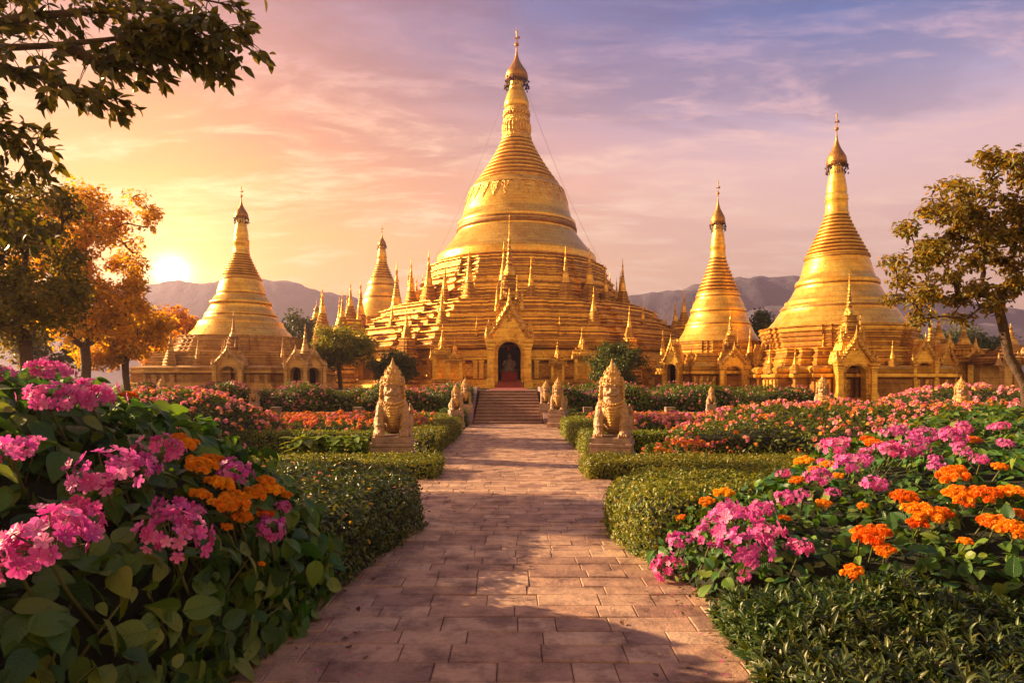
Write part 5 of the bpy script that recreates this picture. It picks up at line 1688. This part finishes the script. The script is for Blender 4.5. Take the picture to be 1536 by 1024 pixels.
# right bank
def HR(x, y):
    h = np.interp(x, [1.1, 1.6, 2.2, 2.9, 3.6, 4.6, 6.2, 8.0], [.34, .52, .66, .80, .92, 1.05, 1.28, 1.35])
    return h * (.62 + .38 * sstep(y, 3.8, 6.3))
right_mass = Mass([(1.15, 5.85), (1.32, 5.1), (1.45, 4.7), (2.3, 4.2), (3.6, 3.9), (5.2, 3.85), (8.0, 5.0), (8.2, 9.0), (5.6, 9.2), (4.2, 8.3), (3.0, 7.2), (2.0, 6.4)], HR, .26, .07, 83, lf=3.0)
shrub_bank(right_mass, [(1.75, 5.5, 'flowering_shrub', 'right shrub leaning over the path with dense pink heads'),
                        (2.75, 6.5, 'flowering_shrub', 'right shrub with scattered pink heads and yellow-green leaves beside the rounded hedge'),
                        (2.9, 5.0, 'flowering_shrub', 'right shrub with bright orange clusters above the low dark foliage'),
                        (4.4, 5.4, 'flowering_shrub', 'shrub at the right edge full of orange clusters'),
                        (4.6, 7.6, 'flowering_shrub', 'tall right shrub with lilac pink heads against the far flower bank'),
                        (6.6, 7.2, 'flowering_shrub', 'right edge shrub farther back with few orange and pink flowers')],
           [(1100, 785, 90, 'p', .12), (1120, 822, 84, 'p', .16), (1066, 800, 60, 'p', .1), (1020, 812, 46, 'p', .1), (1000, 850, 56, 'p', .1), (1150, 800, 60, 'p', .1), (1198, 822, 46, 'p', .08), (1118, 865, 26, 'p', .05),
            (1180, 748, 44, 'p', .08), (1228, 716, 46, 'p', .08), (1312, 726, 46, 'p', .08), (1275, 696, 60, 'p', .08), (1252, 670, 52, 'p', .08), (1286, 648, 34, 'p', .06), (1335, 676, 46, 'p', .08), (1370, 672, 50, 'p', .08),
            (1385, 655, 48, 'p', .08), (1425, 655, 48, 'p', .08), (1405, 700, 32, 'p', .06), (1336, 650, 34, 'p', .06), (1092, 762, 40, 'p', .06), (1140, 764, 50, 'p', .08), (1000, 870, 30, 'p', .04), (1470, 690, 28, 'p', .05),
            (1178, 680, 36, 'y', .06), (1205, 692, 34, 'y', .06), (1140, 712, 36, 'o', .06), (1085, 740, 36, 'y', .05), (1060, 752, 30, 'y', .05), (1022, 776, 20, 'y', .03), (1110, 726, 26, 'y', .05),
            (1358, 746, 50, 'o', .1), (1385, 770, 66, 'o', .1), (1378, 784, 40, 'o', .08), (1310, 804, 66, 'o', .12), (1326, 826, 40, 'o', .08), (1280, 860, 42, 'o', .08), (1290, 800, 36, 'o', .08),
            (1430, 712, 56, 'o', .08), (1440, 742, 52, 'o', .08), (1478, 742, 56, 'o', .08), (1520, 738, 46, 'o', .08), (1490, 784, 56, 'o', .1), (1520, 795, 60, 'o', .1), (1445, 756, 32, 'o', .06), (1448, 812, 26, 'o', .06), (1530, 770, 30, 'o', .06),
            (1500, 700, 26, 'o', .05), (1460, 660, 26, 'o', .05), (1415, 770, 34, 'o', .05)] + [(random.uniform(1280, 1530), random.uniform(632, 690), random.uniform(20, 32), random.choice('pppo'), .05) for _ in range(22)] + [(random.uniform(1080, 1300), random.uniform(690, 780), random.uniform(18, 28), random.choice('ppoy'), .05) for _ in range(14)],
           10500, HEART, .092, M['leaf_big'], .17, .5, spread=.6, hscale=.86)
# low dark shrubs in the right foreground
low_mass = Mass([(1.36, 4.55), (1.36, 4.1), (1.30, 3.6), (1.32, 2.9), (1.6, 2.5), (4.0, 2.5), (5.2, 3.2), (5.2, 3.9), (3.4, 3.95), (2.2, 4.1)],
                lambda x, y: .24 + .04 * sstep(x, 1.3, 3.0) + .04 * sstep(y, 3.0, 4.0), .13, .09, 85, lf=4.5)
def sprigs(mass, plants, n, lsize, lmat):
    """upright shoots, each a rosette of slim leaves"""
    C = np.array([(p[0], p[1]) for p in plants])
    P, Nn = mass.shell(n, .14, .03)
    own = ((P[:, None, :2] - C[None]) ** 2).sum(2).argmin(1)
    for i, (x, y, nm, lab) in enumerate(plants):
        t = thing(nm, lab, 'shrub', (x, y, 0))
        Pi, Ni = P[own == i], Nn[own == i]
        m_ = MB(); sm = MB()
        ax = Ni * .7 + np.array([0, 0, .8]) + rng.normal(0, .25, Pi.shape); ax /= np.linalg.norm(ax, axis=1)[:, None]
        for k in range(13):
            f = k / 12
            a = k * 2.4 + rng.uniform(0, 6.28, len(Pi))
            b_ = np.column_stack([np.cos(a), np.sin(a), np.zeros(len(Pi))]); b_ -= ax * (b_ * ax).sum(1)[:, None]; b_ /= np.linalg.norm(b_, axis=1)[:, None]
            Yv = b_ * (.95 - .55 * f) + ax * (.15 + .8 * f); Yv /= np.linalg.norm(Yv, axis=1)[:, None]
            Zv = ax - Yv * (ax * Yv).sum(1)[:, None]; Zv /= np.linalg.norm(Zv, axis=1)[:, None]
            m_.scatter(SLIM, Pi + ax * (f * .075 - .03), np.stack([np.cross(Yv, Zv), Yv, Zv], 2), rng.uniform(.75, 1.15, len(Pi)) * lsize * (1 - .35 * f))
        m_.build('foliage', lmat, t, origin=(x, y, 0))
        for p_, q in zip(Pi[::3], ax[::3]):
            sm.tube([p_ + q * .06, p_ - q * .06, p_ - q * .2 + np.array([0, 0, -.05])], [.003, .004, .005], 4, cap=False)
        sm.build('stems', M['stem'], t, origin=(x, y, 0))
    core = mass.core(.12, .08)
    Pc = core.v[0]; Fc = core.lo[0].reshape(-1, 4)
    return core
core = sprigs(low_mass, [(1.75, 4.1, 'low_shrub', 'low dark shrub with narrow leaves by the path edge, bottom right'), (1.8, 3.1, 'low_shrub', 'dark narrow-leaved shrub at the bottom edge beside the path'),
                         (2.7, 3.9, 'low_shrub', 'low narrow-leaved shrub under the orange clusters'), (3.4, 3.4, 'low_shrub', 'low narrow-leaved shrub in the bottom right corner')], 4000, .094, M['leaf_shrub'])
co_ = core.build('shrub_soil', M['core']); tag(co_, kind='stuff')

# ================================================================== TREES
def grow(base, centers, r0, seed, fork):
    """limbs joining cluster centres back to the trunk"""
    r = np.random.default_rng(seed)
    nodes = [np.array(base, float)]
    parent = [-1]
    # trunk
    top = np.array(fork, float)
    for t in np.linspace(0, 1, 6)[1:]:
        p_ = nodes[0] + (top - nodes[0]) * t + np.array([r.normal(0, .03), r.normal(0, .03), 0]) * np.linalg.norm(top - nodes[0]) * .5
        nodes.append(p_); parent.append(len(nodes) - 2)
    order = np.argsort(((centers - top) ** 2).sum(1))
    for ci in order:
        c = centers[ci]
        arr = np.array(nodes[2:])
        dist = np.linalg.norm(arr - c, axis=1)
        # prefer joining from below and inside
        pen = np.maximum(0, arr[:, 2] - c[2]) * 1.2
        j = int((dist + pen).argmin()) + 2
        a = nodes[j]; L = np.linalg.norm(c - a)
        k = max(2, int(L / .45))
        prev = j
        sag = r.normal(0, .07, 3) * L
        for q in range(1, k + 1):
            t = q / k
            p_ = a + (c - a) * t + sag * math.sin(t * math.pi) + np.array([0, 0, .10 * L * math.sin(t * math.pi)])
            nodes.append(p_); parent.append(prev); prev = len(nodes) - 1
    n = len(nodes)
    wgt = np.zeros(n)
    kids = np.zeros(n, int)
    for i in range(1, n): kids[parent[i]] += 1
    for i in range(n - 1, 0, -1):
        wgt[i] += 1 if kids[i] == 0 else 0
        wgt[parent[i]] += wgt[i]
    rad_ = r0 * (wgt / wgt[0]) ** .46
    m_ = MB()
    N_ = np.array(nodes)
    # chain into strands
    done = set()
    for i in range(n - 1, 0, -1):
        if kids[i] == 0:
            ch = [i]
            j = i
            while parent[j] != -1:
                j = parent[j]; ch.append(j)
                if j in done: break
                done.add(j)
            ch = ch[::-1]
            rr = rad_[ch].copy()
            if len(ch) > 1: rr[0] = min(rr[0], rr[1] * 1.15)
            m_.tube(N_[ch], np.maximum(rr, .006), 7, cap=False)
    return m_
def tree(label, base, fork, blobs, ncl, nleaf, lsize, lmat, r0, seed, clr=.35, name='tree', cat='tree', tmpl=LEAF, group=None, flat=.8):
    """blobs: list of (centre xyz, radii xyz) the crown fills"""
    r = np.random.default_rng(seed)
    vol = np.array([b_[1][0] * b_[1][1] * b_[1][2] for b_ in blobs]); vol = vol ** .7; vol /= vol.sum()
    cs = []
    for b_, v in zip(blobs, vol):
        k = max(3, int(round(ncl * v)))
        g = r.normal(0, 1, (k, 3)); g /= np.linalg.norm(g, axis=1)[:, None]
        cs.append(np.array(b_[0]) + g * np.array(b_[1]) * (r.uniform(.25, 1, (k, 1)) ** .5))
    C = np.concatenate(cs)
    base = np.asarray(base, float)
    t = thing(name, label, cat, base, 0, group)
    grow(base, C, r0, seed, fork).build('trunk', M['bark'], t, origin=base)
    per = r.dirichlet(np.ones(len(C)) * 4) * nleaf
    P = []; Nn = []
    for c, k in zip(C, per):
        k = int(k)
        g = r.normal(0, 1, (k, 3)); g /= np.linalg.norm(g, axis=1)[:, None]
        s = clr * r.uniform(.7, 1.35)
        P.append(c + g * np.array([s, s, s * flat]) * (r.uniform(0, 1, (k, 1)) ** .45))
        Nn.append(g * .7 + np.array([0, 0, .6]))
    P = np.concatenate(P); Nn = np.concatenate(Nn)
    m_ = MB()
    m_.scatter(tmpl, P, frames(Nn, spread=.6, droop=.5), r.uniform(.65, 1.25, len(P)) * lsize)
    m_.build('crown', lmat, t, smooth=False, origin=base)
    return t
def blob(px, py, d, rx, ry, rd):
    return (at(px, py, d), (rx / F * d, rd, ry / F * d))
def foot(px, d):
    p_ = at(px, 575, d); return np.array([p_[0], d, float(ground_h(p_[0], d)) - .05])
# left group
tree('tree at the left edge with a dark airy crown and forked trunk', foot(28, 11), at(34, 520, 11), [blob(25, 400, 11, 85, 80, 1.1), blob(-70, 400, 11, 90, 110, 1.1), blob(40, 320, 11.3, 75, 50, .8), blob(70, 440, 10.8, 60, 50, .7), blob(10, 470, 10.8, 50, 35, .6)], 170, 22000, .092, M['leaf_tree'], .10, 101, .27)
tree('sunlit orange tree with open branches left of the setting sun', foot(128, 22), at(128, 520, 22), [blob(150, 400, 22, 75, 90, 1.6), blob(178, 315, 22, 50, 42, 1.0), blob(90, 420, 22.5, 60, 80, 1.4), blob(105, 340, 22, 50, 60, 1.2), blob(178, 445, 22, 42, 45, 1.2), blob(120, 470, 22, 55, 50, 1.2)], 190, 24000, .15, M['leaf_backlit'], .15, 102, .40)
tree('glowing rounded tree below the setting sun', foot(190, 27), at(190, 545, 27), [blob(195, 495, 27, 50, 45, 1.4), blob(160, 510, 27, 35, 40, 1.2)], 70, 11000, .19, M['leaf_backlit'], .13, 103, .5)
tree('dark hazy tree between the glowing tree and the ochre pagoda', foot(250, 44), at(250, 555, 44), [blob(250, 510, 44, 45, 45, 2.2), blob(285, 500, 46, 22, 30, 1.2)], 50, 5500, .30, M['leaf_backlit'], .22, 104, .8)
tree('dim tree at the far left behind the flower bank', foot(85, 32), at(85, 545, 32), [blob(80, 500, 32, 70, 50, 2.4)], 50, 6000, .25, M['leaf_tree'], .2, 105, .6)
tree('tree behind the right shoulder of the ochre pagoda', foot(446, 78), at(446, 555, 78), [blob(446, 500, 78, 26, 36, 2.2), blob(470, 520, 78, 22, 25, 1.8)], 45, 5000, .42, M['leaf_far'], .3, 106, 1.0)
tree('small round tree with a thin dark trunk between the ochre and great pagodas', foot(511, 46), at(509, 548, 46), [blob(512, 512, 46, 44, 26, 1.7), blob(495, 530, 46, 26, 22, 1.2), blob(540, 528, 46, 20, 20, 1.0)], 80, 9000, .22, M['leaf_bright'], .15, 107, .55)
tree('dense round bush behind the left lion, below the great pagoda', foot(588, 43), at(588, 570, 43), [blob(588, 553, 43, 34, 25, 1.5)], 60, 7000, .20, M['leaf_far'], .12, 108, .5, name='round_bush', cat='bush')
tree('dense round bush behind the right lion, below the great pagoda', foot(925, 43), at(925, 570, 43), [blob(925, 546, 43, 38, 31, 1.7)], 70, 8500, .20, M['leaf_far'], .12, 109, .5, name='round_bush', cat='bush')
tree('tree between the slim and the tall golden pagodas', foot(1137, 66), at(1137, 545, 66), [blob(1137, 505, 66, 24, 38, 2.0)], 40, 4500, .36, M['leaf_far'], .25, 110, .8)
tree('green tree behind the shrines right of the tall pagoda', foot(1478, 58), at(1478, 560, 58), [blob(1478, 528, 58, 34, 24, 2.0)], 40, 5000, .32, M['leaf_far'], .22, 111, .8)
tree('low green bush between the shrines at the right', foot(1478, 50), at(1478, 572, 50), [blob(1480, 562, 50, 22, 16, 1.3)], 30, 3000, .24, M['leaf_far'], .1, 112, .5, name='round_bush', cat='bush')
tree('far hazy tree at the right below the mountain', foot(1420, 95), at(1420, 560, 95), [blob(1415, 520, 95, 70, 28, 4)], 50, 5500, .5, M['leaf_far'], .3, 113, 1.4)
tree('far hazy tree on the left beneath the mountain', foot(330, 110), at(330, 565, 110), [blob(300, 535, 110, 80, 25, 4)], 50, 5000, .6, M['leaf_far'], .3, 114, 1.6)
# right foreground tree
tree('large tree leaning in from the right edge with olive leaves', foot(1560, 13), at(1508, 490, 13),
     [blob(1500, 300, 13, 90, 75, 1.1), blob(1415, 345, 13, 72, 45, .9), blob(1385, 415, 12.8, 55, 48, .8), blob(1470, 400, 13.2, 90, 60, 1.0), blob(1590, 330, 13, 90, 110, 1.3), blob(1430, 458, 12.8, 85, 28, .7), blob(1530, 245, 13, 50, 35, .7), blob(1440, 300, 13, 50, 35, .8)],
     170, 15000, .115, M['leaf_olive'], .085, 120, .235, tmpl=OVAL, flat=.7)

# overhanging tree, top left, trunk outside the frame
def overhang():
    base = np.array([-5.6, 4.6, 0.0])
    t = thing('tree', 'dark leafy branches overhanging the top left corner', 'tree', base)
    wood = MB(); leaf_p, leaf_R, leaf_s = [], [], []
    trunk_top = np.array([-5.2, 4.6, 3.4])
    wood.tube([base, base * .5 + trunk_top * .5 + np.array([.1, 0, .2]), trunk_top, trunk_top + np.array([.1, .1, 1.6])], [.22, .18, .15, .08], 10)
    D_ = 4.4
    def bpath(pts, d=D_):
        return [at(px, py, d + dd) for px, py, dd in pts]
    lines = [bpath([(-420, 150, .1), (-200, 90, 0), (-60, 70, 0), (80, 72, 0), (180, 55, .1), (270, 38, .1), (335, 45, .1), (362, 60, .1)]),
             bpath([(-420, 20, .3), (-150, -30, .3), (60, -10, .3), (180, -18, .4), (290, -4, .4), (350, 8, .4)]),
             bpath([(-300, 120, -.2), (-60, 90, -.2), (30, 110, -.2), (90, 132, -.2), (150, 152, -.2)]),
             bpath([(-300, 150, -.1), (-100, 150, -.1), (-10, 190, -.1), (25, 225, -.1), (40, 240, -.1)]),
             bpath([(-300, 160, .3), (-120, 190, .3), (-30, 250, .3), (5, 300, .3), (20, 330, .3)]),
             bpath([(-200, 60, .2), (0, 30, .2), (120, 20, .2), (230, 10, .1), (305, 55, .0), (325, 72, 0)]),
             bpath([(100, 72, .0), (150, 95, .0), (210, 78, .1), (250, 70, .1)]),
             bpath([(-150, 60, .5), (-20, 10, .5), (50, -40, .5), (150, -60, .5)]),
             bpath([(180, 55, .1), (235, 62, .1), (290, 68, .15), (318, 84, .2)])]
    r = np.random.default_rng(77)
    def leaf(p_, d_, n_):
        Yv = d_ / np.linalg.norm(d_)
        Zv = n_ - Yv * (n_ @ Yv); Zv /= np.linalg.norm(Zv) + 1e-9
        leaf_p.append(p_); leaf_R.append(np.stack([np.cross(Yv, Zv), Yv, Zv], 1)); leaf_s.append(r.uniform(.055, .105))
    def whorl(p_, d_, k):
        for q in range(k):
            v = d_ * .7 + r.normal(0, .55, 3) + np.array([0, 0, -.25])
            leaf(p_ + r.normal(0, .012, 3), v, r.normal(0, .5, 3) + np.array([0, -.5, .6]))
    for L in lines:
        L = np.array(L)
        tt = np.linspace(0, 1, 40)
        seg = np.cumsum(np.r_[0, np.linalg.norm(np.diff(L, axis=0), axis=1)]); seg /= seg[-1]
        Q = np.column_stack([np.interp(tt, seg, L[:, k]) for k in range(3)])
        Q += np.column_stack([fnoise(Q, 4, k) for k in range(3)]) * .025
        wood.tube(Q, np.linspace(.045, .005, 40), 7)
        for i in range(6, 40, 1):
            if Q[i][0] < -.95 * Q[i][1]: continue
            dirn = Q[min(39, i + 1)] - Q[i - 1]; dirn /= np.linalg.norm(dirn)
            nt = 2 if i < 36 else 3
            for _ in range(nt):
                tl = r.uniform(.08, .26)
                sv = dirn * .8 + r.normal(0, .6, 3) * np.array([1, 1.3, .8]); sv /= np.linalg.norm(sv)
                e = Q[i] + sv * tl
                mid = (Q[i] + e) / 2 + np.array([0, 0, .01])
                wood.tube([Q[i], mid, e], [.004, .003, .002], 4, cap=False)
                whorl(e, sv, r.integers(5, 9))
                if r.random() < .6: whorl(mid, sv, 2)
    # thicker foliage towards the trunk and corner
    wood.build('trunk', M['bark'], t, origin=base)
    m_ = MB()
    m_.scatter(OVAL, np.array(leaf_p), np.array(leaf_R), np.array(leaf_s))
    m_.build('crown', M['leaf_over'], t, origin=base)
overhang()

# ================================================================== AIR
def haze():
    m, t, out = new_mat('warm_haze')
    v = t.n('VolumePrincipled')
    v.inputs['Color'].default_value = (.74, .62, .90, 1)
    v.inputs['Density'].default_value = 0.0007
    v.inputs['Anisotropy'].default_value = 0.62
    t.l(v.outputs[0], out.inputs['Volume'])
    b_ = MB(); b_.box((0, 420, 62), (1860, 1000, 130))
    o = b_.build('haze', m, smooth=False)
    tag(o, kind='stuff')
haze()
